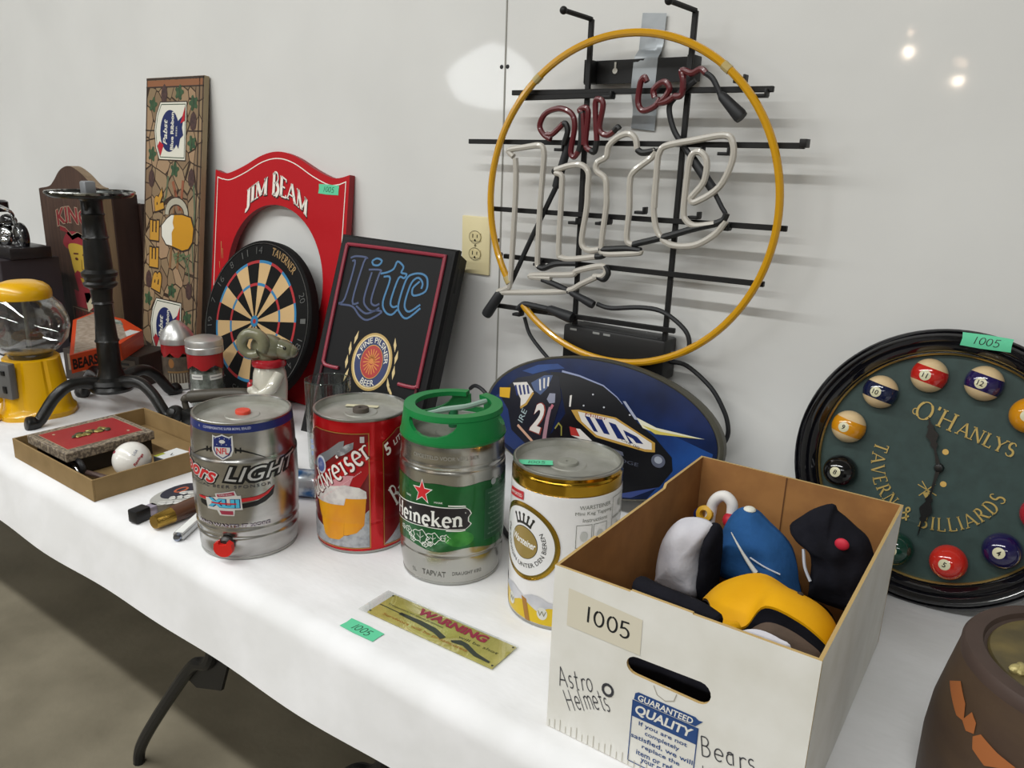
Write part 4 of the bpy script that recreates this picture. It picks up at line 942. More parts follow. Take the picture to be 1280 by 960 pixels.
MB().sphere(onhat((-.187, -.414, .196), 0), (.0095, .005, .0085), M('#c3273c', .6), 16, 10).build('button', t, label='round red button')
MB().tube(catmull([onhat((-.238, -.400, .166), 0), onhat((-.231, -.408, .144), 0), onhat((-.220, -.412, .127), 0)], 6), .0022, M('#b9bcc4', .6), 6).build('strap', t, label='pale strap')
pk_ = MB(); FLP = BKF
cloth_lump('dark_cloth', 'crumpled black cloth filling the box beneath the hats', 'cloth', (-.278, -.52, T + .046), (.115, .175, .036), lambda x, y, z: BKF, 0, 0, 3.4, .04, 12)
t, og = hat('yellow_visor', 'curved yellow hat brim lying near the front of the box', -.22, -.60, .13)
UP = catmull([(-.316, -.565, .136), (-.293, -.56, .167), (-.248, -.56, .195), (-.207, -.56, .186), (-.168, -.56, .176), (-.147, -.565, .155), (-.142, -.58, .142)], 6)
LO = catmull([(-.266, -.655, .158), (-.250, -.650, .163), (-.233, -.645, .170), (-.216, -.64, .200), (-.178, -.64, .197), (-.146, -.64, .181), (-.140, -.63, .160)], 6)
m = MB(); nv = 10; vs = []; UND = M('#33231a', .8)
for a, b in zip(UP, LO):
    for j in range(nv + 1):
        s = j / nv; q = Vector(a).lerp(Vector(b), s) + Vector((0, 0, .013 * sin(pi * s))); vs.append(tuple(q - Vector(og) + Vector((0, 0, T))))
fs = [(i * (nv + 1) + j, i * (nv + 1) + j + 1, (i + 1) * (nv + 1) + j + 1, (i + 1) * (nv + 1) + j) for i in range(len(UP) - 1) for j in range(nv)]
off = [tuple(Vector(v) + Vector((0, .0008, -.0035))) for v in vs]; N1 = len(vs)
m.add(vs, fs, YLF); m.add(off, fs, UND)
edge = [i * (nv + 1) + nv for i in range(len(UP))]; m.add([vs[i] for i in edge] + [off[i] for i in edge], [(i, i + 1, len(edge) + i + 1, len(edge) + i) for i in range(len(edge) - 1)], YLF)
edge = [i * (nv + 1) for i in range(len(UP))]; m.add([vs[i] for i in edge] + [off[i] for i in edge], [(i, i + 1, len(edge) + i + 1, len(edge) + i) for i in range(len(edge) - 1)], YLF)
m.build('brim', t, smooth=60)
for i, j in ((21, 4), (31, 8)): MB().sphere(vs[i * (nv + 1) + j], (.004, .004, .0022), M('#2a2018', .5), 12, 8).build('eyelet', t, label='dark eyelet')
MB().tube([onhat(q, 0) for q in catmull([(-.280, -.648, .160), (-.262, -.662, .166), (-.246, -.664, .170), (-.238, -.656, .172)], 5)], [.006 + .003 * sin(pi * i / 15) for i in range(16)], YLF, 10).build('rolled_edge', t)
t, og = hat('brown_hat', 'brown grey hat under the yellow brim at the box front', -.18, -.655, .09)
pillow('crown', t, og, [(-.212, .190), (-.190, .196), (-.160, .188), (-.141, .172), (-.139, .12), (-.145, .09), (-.215, .09), (-.236, .12), (-.232, .160)], -.662, .020, .012, FAB('#4b4038', '#5a4c42'), .002, 22)
t, og = hat('white_hat', 'white hat showing just behind the front rim of the box', -.195, -.715, .09)
pillow('crown', t, og, [(-.227, .192), (-.215, .206), (-.198, .213), (-.178, .211), (-.164, .203), (-.158, .15), (-.162, .09), (-.225, .09), (-.235, .14)], -.712, .014, .014, WHF, .0012, 21)
m = MB(); m.tube(catmull([(-.360, -.668, T + .186), (-.325, -.690, T + .196), (-.275, -.700, T + .200), (-.246, -.706, T + .196)], 6), [.008] + [.0125] * 17 + [.010], BKF, 12)
tag(m.build('rolled_strap'), 'black rolled cloth strap resting along the front rim of the box', 'strap')
hk = thing('bent_cane_toy', 'white bent cane with red and yellow balls at the back of the box', 'toy', (-.372, -.375, T + .163))
m = MB(); m.tube(catmull([(-.015, 0, -.10), (-.014, 0, .0), (-.010, 0, .026), (.004, 0, .038), (.017, 0, .030), (.019, 0, .012)], 6), .0085, M('#dedbd8', .5), 12); m.build('cane', hk)
MB().sphere((.020, -.005, .004), .0125, M('#b01a2c', .5), 18, 12).build('ball', hk, label='red ball')
m = MB(); m.lathe([(.006, -.007), (.0125, -.005), (.0135, 0), (.0125, .005), (.006, .007), (.006, -.007)], M('#d1a01e', .5), 20, (-.020, -.008, .004), RX(1.2)); m.build('ball', hk, label='yellow ring')
m = MB(); m.sphere((-.034, .0, -.004), (.007, .007, .010), M('#1c2660', .5), 12, 8); m.build('ball', hk, label='dark blue bead')
# ------------------------------------------------------------------ red frame with round opening
JBT = thing('dartboard_surround', 'red wooden board with curved top and big round opening against the wall', 'board', mtx=lean_frame(-1.8398, -.098, T, .001, .1237))
REDW = M('#b0121c', .5, spec=.25, bump=(60, .0004)); REDE = M('#8d1a22', .5)
topc = catmull([(.2865, .633, 0), (.25, .624, 0), (.216, .624, 0), (.151, .643, 0), (.07, .674, 0), (0, .685, 0), (-.07, .674, 0), (-.151, .642, 0), (-.216, .621, 0), (-.25, .619, 0), (-.2865, .627, 0)], 5)
outl = [(-.2865, .003), (.2865, .003)] + [(a, b) for a, b, _ in topc]
hole = arc(0, .330, .211, .211, 0, 354, 59)
MB().prism(outl, 0, .018, REDW, [hole], REDE).build('panel', JBT, smooth=30)
p = Print(face_map(0)); CR = M('#e6e0d6', .5)
p.stroke([(-.274, .05), (-.274, .606), (-.25, .601)] + [(a * .955, b - .0185) for a, b, _ in reversed(topc[4:-4])] + [(.25, .607), (.274, .615), (.274, .05)], .0028, CR, 1)
def wj(x, y): return (-.006 + x, .592 + y * (1 + .35 * exp(-((x + .002) / .03) ** 2)) + .006 * exp(-((x + .002) / .03) ** 2) - x * x / .37 - .02 * x)
p.letters('JIM', 0, 0, .046, M('#3a1012', .5), w=.098, layer=1, thick=.25, thin=.10, serif=.07, track=.03, warp=lambda x, y: wj(x - .083 + .0025, y - .003))
p.letters('JIM', 0, 0, .046, CR, w=.098, layer=2, thick=.22, thin=.085, serif=.07, track=.03, warp=lambda x, y: wj(x - .083, y))
p.letters('BEAM', 0, 0, .046, M('#3a1012', .5), w=.152, layer=1, thick=.25, thin=.10, serif=.07, track=.03, warp=lambda x, y: wj(x + .062 + .0025, y - .003))
p.letters('BEAM', 0, 0, .046, CR, w=.152, layer=2, thick=.22, thin=.085, serif=.07, track=.03, warp=lambda x, y: wj(x + .062, y))
for a, b, c in ((-.245, .42, .05), (-.238, .40, .03), (-.25, .36, .02)): p.stroke([(a, b), (a + .004, b - c)], .003, M('#b98550', .6), 1, .001)
p.build('lettering', JBT, smooth=0, label='cream lettering and cream border line')
tape_note(JBT, face_map(0, .0006), .211, .5925, .078, .025, rot=-.03)

# ------------------------------------------------------------------ dartboard
DB = thing('dartboard', 'round bristle dartboard with red and blue rings leaning on red board', 'dartboard', mtx=lean_frame(-1.8159, -.2005, T + .0085, .0053, .2663))
SIS = M('#0f0f0f', .8, spec=.25, bump=(200, .0004)); RB = .2255
MB().lathe([(0, -.030), (RB - .002, -.030), (RB, -.026), (RB, -.003), (RB - .003, 0), (0, 0)], SIS, 72, (0, 0, RB), RX(pi / 2)).build('board', DB)
p = Print(lambda u, v, l: (u, -.0003 - l * .0002, RB + v))
TAN = M('#c8a878', .8, bump=(200, .0004)); DRD = M('#a8282c', .7); DBL = M('#2f7aa8', .7)
def sector(r0, r1, a0, a1, m, l=1):
    p.poly(arc(0, 0, r1, r1, a0, a1, 6) + arc(0, 0, r0, r0, a1, a0, 6), m, l)
for i in range(20):
    a = 90 - 2 - i * 18
    even = i % 2 == 0
    if even: sector(.016, .162, a - 9, a + 9, TAN)
    sector(.162, .170, a - 9, a + 9, DBL if even else DRD); sector(.099, .107, a - 9, a + 9, DBL if even else DRD, 2)
p.ell(0, 0, .016, .016, DBL, 3, 24); p.ell(0, 0, .0065, .0065, DRD, 4, 16)
p.letters('TAVERNER', 0, 0, .020, M('#a98a5c', .6), w=.115, layer=2, thick=.17, thin=.09, serif=.06, warp=arc_warp(0, 0, .199, 66))
p.build('playing_face', DB, smooth=0, label='tan and black segments with red and blue rings')
wr = MB(); WIRE = M('#8b8b88', .35, 1.0)
wr.tube([(.217 * cos(a), -.002, RB + .217 * sin(a)) for a in [2 * pi * i / 72 for i in range(72)]], .0008, WIRE, 6, True)
wr.build('wire_ring', DB)
p = Print(lambda u, v, l: (u, -.002 - l * .0002, RB + v))
for i, s in enumerate((20, 1, 18, 4, 13, 6, 10, 15, 2, 17, 3, 19, 7, 16, 8, 11, 14, 9, 12, 5)):
    a = 28 - 2 - i * 18
    if 40 < (a % 360) < 92: continue
    p.letters('', 0, 0, .01, WIRE) if False else p.text(str(s), 0, 0, .020, M('#6f706e', .4, .6), w=.013 * len(str(s)), layer=0, bold=-.014, warp=arc_warp(0, 0, .198, a))
p.build('number_wires', DB, smooth=0, label='thin wire numbers round the rim')

# ------------------------------------------------------------------ tall beer board
PB = thing('tall_wall_plaque', 'tall narrow plaque with leaded stone and hop leaf pattern leaning on wall', 'plaque', mtx=lean_frame(-2.3029, -.1267, T, -.0017, .12))
m_st = bpy.data.materials.new('leaded_stone'); m_st.use_nodes = True
nt = m_st.node_tree; bs = nt.nodes['Principled BSDF']; bs.inputs['Roughness'].default_value = .3
tc = nt.nodes.new('ShaderNodeTexCoord'); mp = nt.nodes.new('ShaderNodeMapping'); mp.inputs['Scale'].default_value = (21, 1, 17); nt.links.new(tc.outputs['Object'], mp.inputs[0])
v1 = nt.nodes.new('ShaderNodeTexVoronoi'); v1.inputs['Scale'].default_value = 1; nt.links.new(mp.outputs[0], v1.inputs['Vector'])
v2 = nt.nodes.new('ShaderNodeTexVoronoi'); v2.feature = 'DISTANCE_TO_EDGE'; v2.inputs['Scale'].default_value = 1; nt.links.new(mp.outputs[0], v2.inputs['Vector'])
rp = nt.nodes.new('ShaderNodeValToRGB'); e = rp.color_ramp.elements
e[0].position = 0; e[0].color = lin('#7d6650') + (1,); e[1].position = 1; e[1].color = lin('#a08468') + (1,)
q = e.new(.5); q.color = lin('#8d7a5e') + (1,)
sx = nt.nodes.new('ShaderNodeSeparateColor'); nt.links.new(v1.outputs['Color'], sx.inputs[0]); nt.links.new(sx.outputs[0], rp.inputs['Fac'])
lt = nt.nodes.new('ShaderNodeMath'); lt.operation = 'LESS_THAN'; lt.inputs[1].default_value = .032; nt.links.new(v2.outputs['Distance'], lt.inputs[0])
mx = nt.nodes.new('ShaderNodeMix'); mx.data_type = 'RGBA'; nt.links.new(lt.outputs[0], mx.inputs[0]); nt.links.new(rp.outputs['Color'], mx.inputs[6]); mx.inputs[7].default_value = lin('#3a2c22') + (1,)
nt.links.new(mx.outputs[2], bs.inputs['Base Color'])
WB = M('#6e5640', .6); PH, PW = .8915, .1525
MB().prism([(-PW, .003), (PW, .003), (PW, PH), (-PW, PH)], 0, .016, m_st, side=M('#97876a', .6)).build('panel', PB, smooth=0)
p = Print(face_map(0)); LEAD = M('#33251c', .5); LEAF = M('#2f4a34', .4, noise=('#3f5a3c', 60, .4, .6)); HOP = M('#3a2826', .5, noise=('#4c3430', 90, .4, .6)); OCH = M('#b98a35', .4)
for x in (-PW + .004, PW - .004, PW - .022): p.stroke([(x, .002), (x, PH - .002)], .005, LEAD, 1)
p.stroke([(-PW, PH - .004), (PW, PH - .004)], .006, LEAD, 1); p.stroke([(-PW, PH - .028), (PW, PH - .028)], .004, LEAD, 1); p.rect(-PW + .006, PH - .026, PW - .006, PH - .008, M('#8a5a3c', .4), 1)
for z in (.735,): p.stroke([(-PW, z), (-.09, z)], .004, LEAD, 1); p.stroke([(.075, z), (PW, z)], .004, LEAD, 1)
def leaf(x, z, s, a=0):
    pts = []
    for i in range(30):
        t = 2 * pi * i / 30; r = s * (.80 + .22 * cos(5 * t) + .07 * (i % 2))
        pts.append((x + r * sin(t + a), z + r * cos(t + a)))
    p.poly(pts, LEAF, 2); p.stroke([(x, z + s * .7), (x, z - s * .8)], .0016, LEAD, 3)
def hop(x, z, s):
    p.poly([(x, z + s), (x + s * .45, z + s * .6), (x + s * .62, z - s * .1), (x + s * .45, z - s * .8), (x, z - s * 1.05), (x - s * .45, z - s * .8), (x - s * .62, z - s * .1), (x - s * .45, z + s * .6)], HOP, 2)
for x, z in ((.028, .846), (.103, .815), (-.113, .812), (.1, .70), (-.112, .664), (.014, .62), (.014, .25), (-.118, .21), (.103, .175), (.09, .12)): leaf(x, z, .023, x * 9)
for x, z in ((-.052, .845), (.104, .764), (-.113, .591), (.102, .60), (-.118, .275), (.106, .262)): hop(x, z, .028)
def blabel(c, flip=1):
    W1 = M('#d7d5c8', .35); NB = M('#1f2a5c', .35); RR = M('#b3202e', .35); GE = M('#2c4632', .4)
    o = [(.068, c + .084), (-.070, c + .084), (-.090, c + .05), (-.100, c), (-.090, c - .05), (-.070, c - .084), (.068, c - .084)]
    p.poly([(a * 1.04, c + (b - c) * 1.04) for a, b in o], LEAD, 3); p.poly(o, W1, 4); p.stroke([(a * .93, c + (b - c) * .93) for a, b in o] + [(o[0][0] * .93, c + .078)], .0025, GE, 5)
    p.ell(-.018, c, .050, .062, NB, 5, 30)
    p.poly([(.02, c + .025), (.058, c + .05), (.048, c + .01), (.056, c - .012), (.040, c - .022), (.032, c - .052), (.012, c - .03)], NB, 6)
    p.poly([(.040, c + .022), (.062, c + .072), (.062, c + .030)], RR, 7); p.poly([(-.082, c - .045), (-.064, c - .075), (-.048, c - .042), (-.070, c - .030)], RR, 6)
    p.letters('Pabst', -.040, c - .005, .024, W1, w=.078, rot=pi / 2, layer=7, thick=.17, thin=.09, serif=0, shear=.25) if False else p.text('Pabst', -.040, c - .003, .022, W1, w=.076, rot=pi / 2, layer=7, shear=.3, bold=.02)
    p.text('Blue Ribbon', -.003, c, .017, W1, w=.112, rot=pi / 2, layer=7, bold=.03); p.text('BEER', .02, c, .007, W1, w=.03, rot=pi / 2, layer=7)
blabel(.734); blabel(.132)
for ch, c in (('B', .272), ('E', .345), ('E', .43), ('R', .525)):
    dx = .028 if ch in 'BR' else 0
    p.text(ch, -.090 + dx * .7, c, .056, LEAD, w=.072, rot=pi / 2 + (.25 if ch == 'R' else -.2 if ch == 'B' else 0), layer=3, bold=.09); p.text(ch, -.090 + dx * .7, c, .050, OCH, w=.062, rot=pi / 2 + (.25 if ch == 'R' else -.2 if ch == 'B' else 0), layer=4, bold=.05)
mug = [(-.048, .447), (-.02, .470), (.004, .483), (.06, .487), (.106, .481), (.122, .45), (.118, .41), (.098, .388), (.067, .380), (.02, .388), (-.02, .392), (-.045, .415)]
p.poly([(.035 + (a - .035) * 1.06, .435 + (b - .435) * 1.08) for a, b in mug], LEAD, 5); p.poly(mug, M('#c08a22', .35), 6)
p.poly([(-.048, .447), (-.02, .470), (.004, .483), (.018, .484), (.012, .46), (.02, .445), (.008, .43), (.012, .39), (-.02, .392), (-.045, .415)], M('#d9d7cc', .4), 7)
p.stroke(arc(.03, .487, .052, .040, 185, -5, 14), .026, LEAD, 3); p.stroke(arc(.03, .487, .052, .040, 185, -5, 14), .019, M('#a8a392', .4), 4)
for i in range(3): p.stroke([(.018 + i * .006, .36 - i * .01), (.045 + i * .03, .37), (.09, .35 - i * .02)], .010, M('#5b6a4a', .5), 2, .003)
for a in (0, 1): p.stroke([(.0 + a * .04, .32), (.02 + a * .04, .56 - a * .05)], .012, M('#7d5a3a', .5), 2, .005)
p.stroke([(.005, .585), (.045, .50)], .012, M('#8a5138', .5), 2); p.stroke([(.06, .59), (.05, .50)], .012, M('#8a5138', .5), 2)
for pts in ([(.115, .58), (.125, .5), (.118, .40), (.125, .32)], [(-.02, .60), (-.03, .54), (-.06, .5)], [(.07, .36), (.10, .33), (.11, .28)]): p.stroke(pts, .010, M('#556048', .5), 2, .004)
p.build('painted_face', PB, smooth=0, label='painted labels, leaves, gold letters and beer mug')

# ------------------------------------------------------------------ black light box
LB = thing('light_box_sign', 'black plastic light box sign with blue outlined letters leaning on wall', 'sign', mtx=lean_frame(-1.2746, -.2934, T + .002, .2279, .3417, -.0505))
PLB = M('#0e0e10', .5, spec=.25, bump=(150, .0004)); LW, LH, LD = .1577, .5172, .0921
m = MB()
def rr(e, y): return [(-LW + e, y, .035 + e), (LW - e, y, .035 + e), (LW - e, y, LH - e), (-LW + e, y, LH - e)]
L_ = [rr(.006, 0), rr(0, .006), rr(0, .018), rr(.006, .024), rr(.010, LD - .02), rr(.020, LD)]
vs = [q for r in L_ for q in r]; fs = [(3, 2, 1, 0), tuple(range(20, 24))]
for j in range(5):
    for i in range(4): fs.append((j * 4 + i, j * 4 + (i + 1) % 4, (j + 1) * 4 + (i + 1) % 4, (j + 1) * 4 + i))
m.add(vs, fs, PLB); m.build('housing', LB, smooth=0)
p = Print(face_map(0)); p.rect(-LW + .012, .047, LW - .012, LH - .012, M('#111113', .45, spec=.2), 0); p.build('face_panel', LB, smooth=0, label='dark translucent face panel')
m = MB(); PINK = M('#8f3040', .35)
m.tube(catmull([(-.085, -.003, .200), (-.110, -.003, .200), (-.128, -.003, .206), (-.131, -.003, .24), (-.134, -.003, .47), (-.130, -.003, .490), (-.11, -.003, .494), (.11, -.003, .497), (.126, -.003, .494), (.130, -.003, .475), (.130, -.003, .22), (.128, -.003, .196), (.11, -.003, .192), (.08, -.003, .193)], 5), .0045, PINK, 8)
m.build('border_tube', LB, label='dull red tube-like border line')
m = MB(); m.tube([(-.131, -.003, .20), (-.131, -.003, .065), (.129, -.003, .065), (.129, -.003, .19)], .0035, M('#5c2530', .4), 8); m.build('border_tube', LB, label='darker lower border line')
p = Print(face_map(0, .0008)); LB1 = M('#2f6f9c', .35); LB2 = M('#35446a', .4)
for pts, c in (([(-.118, .462), (-.104, .468), (-.074, .468), (-.080, .455), (-.088, .362), (-.070, .360)], LB2), ([(-.112, .455), (-.103, .45), (-.110, .365), (-.122, .350), (-.085, .349), (-.060, .330), (-.036, .324), (-.004, .347), (-.02, .349), (-.045, .338), (-.075, .352)], LB2),
    ([(-.058, .462), (-.046, .470), (-.032, .466), (-.038, .455), (-.052, .454), (-.058, .462)], LB1), ([(-.062, .441), (-.030, .444), (-.032, .43), (-.038, .372), (-.026, .360), (-.014, .366)], LB2), ([(-.052, .436), (-.058, .372), (-.045, .352), (-.026, .346), (-.012, .357)], LB2),
    ([(-.028, .436), (-.010, .442), (.004, .452), (.010, .470), (.028, .460), (.026, .446), (.040, .444), (.036, .434), (.022, .432), (.014, .378), (.022, .364), (.034, .368)], LB1), ([(-.018, .430), (.0, .428), (-.006, .372), (.006, .350), (.024, .346), (.036, .360)], LB1),
    ([(.094, .372), (.066, .344), (.046, .352), (.036, .372), (.042, .430), (.056, .446), (.080, .450), (.096, .440), (.098, .412), (.070, .398), (.064, .414), (.078, .432)], LB1), ([(.092, .380), (.068, .360), (.054, .368), (.052, .39), (.058, .426), (.072, .440), (.086, .430), (.086, .416)], LB1)):
    p.stroke([q[:2] for q in catmull([(a, b, 0) for a, b in pts], 4)], .0046, c, 1)
p.build('lettering', LB, smooth=0, label='blue outlined blackletter word')
p = Print(face_map(0, .0008)); cx_, cz_ = -.0015, .230
p.ell(cx_, cz_, .0535, .068, M('#b79a5c', .35), 1, 48); p.ell(cx_, cz_, .0490, .0630, M('#d9c48e', .35), 2, 48); p.ell(cx_, cz_, .0455, .0595, M('#26325f', .35), 3, 48); p.ell(cx_, cz_, .0295, .0400, M('#d0a24a', .35), 4, 40); p.ell(cx_, cz_, .0285, .0385, M('#a82e2c', .35), 5, 40)
for i in range(18): p.stroke([(cx_ + (.006) * cos(RAD(i * 20)), cz_ + .008 * sin(RAD(i * 20))), (cx_ + .022 * cos(RAD(i * 20 + 8)), cz_ + .030 * sin(RAD(i * 20 + 8)))], .0026, M('#d0823c', .4), 6)
p.ell(cx_, cz_ + .006, .009, .011, M('#d0823c', .4), 6, 16)
def ew(mid, inside):
    f = arc_warp(0, 0, .0375, mid, inside)
    return lambda x, y: (cx_ + f(x, y)[0], cz_ + f(x, y)[1] * 1.36)
p.text('A FINE PILSNER', 0, 0, .0100, M('#d9d6cc', .4), w=.118, layer=6, bold=.01, warp=ew(90, False)); p.text('BEER', 0, 0, .0110, M('#d9d6cc', .4), w=.036, layer=6, bold=.01, warp=ew(270, True))
WHT_ = M('#cfb985', .4)
for x, z, a in ((-.056, .278, .15), (-.066, .250, -.1), (-.068, .218, -.05), (-.062, .188, .2), (.050, .278, -.2), (.060, .250, .05), (.061, .215, -.05), (.054, .185, -.3), (.064, .170, -.5)):
    p.poly([(x + .018 * sin(a), z + .018 * cos(a)), (x + .004 * cos(a), z), (x - .016 * sin(a), z - .016 * cos(a)), (x - .004 * cos(a), z)], WHT_, 1)
p.build('emblem', LB, smooth=0, label='oval gold and blue pilsner emblem between wheat ears')
b = MB(); b.box((LW - .012, .03, .45), (.02, .02, .06), PLB, .003); b.build('corner_block', LB)

# ------------------------------------------------------------------ dark wooden cabinet
CB = thing('wooden_cabinet', 'dark wooden wall cabinet with arched top and painted bearded man', 'cabinet', (-2.74, -.16, T))
DW = M('#3d2b24', .5, noise=('#513b30', 26, .3, .7, (3, 3, .25))); DW2 = M('#2c1c18', .55, noise=('#38251f', 20, .3, .7, (2, 2, .3))); TW = M('#8a755c', .6, noise=('#75624c', 20, .3, .7, (3, 3, .3)))
o = [(-.212, 0), (.210, 0), (.205, .536)] + [(a, b) for a, b, _ in catmull([(.196, .55, 0), (.155, .558, 0), (.09, .592, 0), (.02, .612, 0), (-.045, .598, 0), (-.10, .560, 0), (-.135, .542, 0), (-.20, .533, 0)], 5)] + [(-.212, .53)]
MB().prism(o, 0, .03, DW, side=TW).build('door', CB, smooth=25)
MB().box((0, .0725, .265), (.42, .085, .53), DW2, .003).build('case', CB, smooth=0)
MB().box((.004, .124, .25), (.44, .018, .50), DW2, .002).build('back_panel', CB, smooth=0)
p = Print(face_map(0)); RL = M('#7c2328', .5); RM_ = M('#8a2a34', .5); YF = M('#b99a3a', .5); LN = M('#9a8470', .5)
def cv(pts): return [(.0435 + .977 * a, .68 + (b - .68) * .977) for a, b in pts]
p.text('KING', 0, 0, .058, LN, w=.22, layer=1, bold=.06, warp=lambda x, y: (.0 + x, .455 + y - x * x * 1.6)); p.text('KING', 0, 0, .053, RL, w=.21, layer=2, bold=.02, warp=lambda x, y: (.0 + x, .455 + y - x * x * 1.6))
p.stroke(cv([(-.14, .40), (-.10, .395), (-.06, .372), (-.02, .385), (.03, .375), (.07, .39)]), .016, RL, 1); p.stroke(cv([(-.14, .408), (-.10, .403), (-.06, .380), (-.02, .393), (.03, .383), (.07, .398)]), .0022, LN, 2)
p.poly(cv(rounded([(-.13, .35), (-.09, .388), (-.02, .392), (.05, .37), (.09, .31), (.085, .25), (.04, .235), (.05, .3), (.01, .345), (-.06, .34), (-.10, .33)])), RM_, 1)
p.poly(cv(rounded([(-.092, .345), (-.02, .352), (.04, .335), (.062, .28), (.05, .225), (.02, .2), (-.02, .205), (-.07, .25), (-.085, .30)])), YF, 2)
p.poly(cv([(-.075, .245), (-.05, .26), (-.015, .252), (.02, .262), (.05, .235), (.03, .18), (-.005, .15), (-.05, .175)]), RM_, 3)
p.poly(cv([(-.035, .235), (.015, .237), (.008, .222), (-.025, .221)]), YF, 4)
for x in (-.045, .015): p.ell(*cv([(x, .30)])[0], .011, .005, M('#5a2a22', .5), 4, 12); p.stroke(cv([(x - .018, .317), (x + .016, .319)]), .005, M('#5a2a22', .5), 4)
p.stroke(cv([(-.012, .30), (-.016, .268), (-.002, .264)]), .004, M('#7a5a20', .5), 4)
p.poly(cv([(-.09, .19), (-.05, .185), (-.02, .155), (.0, .13), (.03, .17), (.06, .2), (.05, .13), (-.08, .13)]), RM_, 2); p.poly(cv([(-.02, .185), (.02, .19), (.03, .14), (-.005, .12)]), M('#c9bfa2', .5), 3)
for i in range(7): p.stroke(cv([(-.10 + i * .022, .085), (-.09 + i * .022, .115), (-.08 + i * .022, .09), (-.085 + i * .022, .08)]), .006, RL, 1)
p.stroke(cv([(-.115, .125), (.055, .12), (.06, .07), (-.11, .072), (-.115, .125)]), .0025, LN, 1)
p.build('painted_portrait', CB, smooth=0, label='red and yellow painted portrait')

# ------------------------------------------------------------------ pool-ball wall clock
CK = thing('wall_clock', 'round black-framed tavern clock with pool balls for hours leaning on wall', 'clock', mtx=lean_frame(-.1228, -.1452, T, -.0097, .2381))
CR_ = .2288; LAC = M('#0b0b10', .12, spec=.6, coat=.5); RXX = RX(pi / 2)
MB().lathe([(0, -.055), (.2110, -.055), (.2200, -.030), (.2245, -.015), (.2275, -.0105), (.2265, -.008), (.2235, -.006), (.2215, -.0085), (.219, -.003), (.2145, .0), (.209, -.003), (.205, -.009), (.2015, -.006), (.197, -.009), (.1905, -.019), (.1885, -.018)], LAC, 96, (0, 0, CR_), RXX).build('frame', CK)
MB().lathe([(.1890, -.0185), (.1875, -.0165), (.1858, -.0185), (.1858, -.026)], M('#b89a5a', .3, .8), 96, (0, 0, CR_), RXX).build('inner_ring', CK, label='thin gold inner ring')
FELT = M('#2a3f3c', .55, noise=('#233633', 60, .35, .7))
MB().lathe([(0, -.026), (.1862, -.026)], FELT, 96, (0, 0, CR_), RXX).build('dial', CK, label='dark green dial')
roll = .2395
p = Print(lambda u, v, l: (u, .0255 - l * .0002, CR_ + v)); GLT = M('#b39a58', .35, .3); SHD = M('#142a28', .5)
ct, sn = cos(-roll), sin(-roll)
def ow(x, y): return (.019 + x * ct - y * sn, .0705 + x * sn + y * ct)
for off, mm, l in ((.0012, SHD, 1), (0, GLT, 2)):
    p.letters("O'H", 0, 0, .030, mm, w=.062, layer=l, thick=.12, thin=.06, serif=.09, warp=lambda x, y: ow(x - .042 + off, y + .003 - off))
    p.letters('ANLYS', 0, 0, .022, mm, w=.086, layer=l, thick=.14, thin=.07, serif=.08, warp=lambda x, y: ow(x + .038 + off, y - off))
    aw = arc_warp(0, 0, .0925, -90 - 13.7 + 1, True)
    p.letters('TAVERN & BILLIARDS', 0, 0, .0215, mm, w=.288, layer=l, thick=.13, thin=.065, serif=.08, track=.16, warp=lambda x, y: (aw(x, y)[0] + off, aw(x, y)[1] - off))
p.stroke(arc(-.052, .084, .004, .005, 0, 300, 10), .0014, GLT, 3)
for u, v in ((.004, .0277), (.011, -.0247)): p.ell(u, v, .0048, .0048, M('#c9a55c', .35, .3), 2, 16)
for a in (-.9, -.35, .9): p.stroke([(-.010 - .016 * cos(a), -.040 - .016 * sin(a)), (-.010 + .016 * cos(a), -.040 + .016 * sin(a))], .0016, GLT, 2)
p.poly([(-.016, -.046), (-.006, -.043), (-.008, -.056)], GLT, 3)
p.build('gold_lettering', CK, smooth=0, label='gold tavern and billiards lettering')
HB = M('#0a0a0b', .3)
def hand(ang, ln, name):
    m = MB(); c, s = cos(ang), sin(ang)
    prof = [(-.006, .004), (.02, .0022), (.5 * ln - .012, .0016), (.5 * ln - .004, .006), (.5 * ln, .0035), (.5 * ln + .010, .009), (.62 * ln, .010), (.62 * ln + .012, .004), (.62 * ln + .016, .0055), (.62 * ln + .020, .002), (ln, .0004)]
    o = prof + [(a, -b) for a, b in reversed(prof)]
    m.prism([(a * c - b * s, a * s + b * c) for a, b in o], .0185, .020, HB, fn=lambda x, y, z: (x, y, CR_ + z)); m.build(name, CK, smooth=0)
hand(RAD(111), .085, 'hour_hand'); hand(RAD(-94), .118, 'minute_hand')
MB().lathe([(0, -.0145), (.006, -.0155), (.0075, -.022), (.0075, -.026)], HB, 20, (0, 0, CR_), RXX).build('hand_hub', CK)
IVO = M('#d9bf94', .15, coat=.6)
BC = {12: '#241b4e', 11: '#b8231c', 10: '#161d3d', 9: '#cf8a12', 8: '#0c0c0e', 7: '#5c1420', 6: '#12372c', 5: '#c02a20', 4: '#1c1746', 3: '#a81a2c', 2: '#16245c', 1: '#cf8a10'}
NM = {12: 'purple striped', 11: 'red striped', 10: 'navy striped', 9: 'orange striped', 8: 'black', 7: 'maroon', 6: 'dark green', 5: 'red', 4: 'dark purple', 3: 'crimson', 2: 'blue', 1: 'yellow orange'}
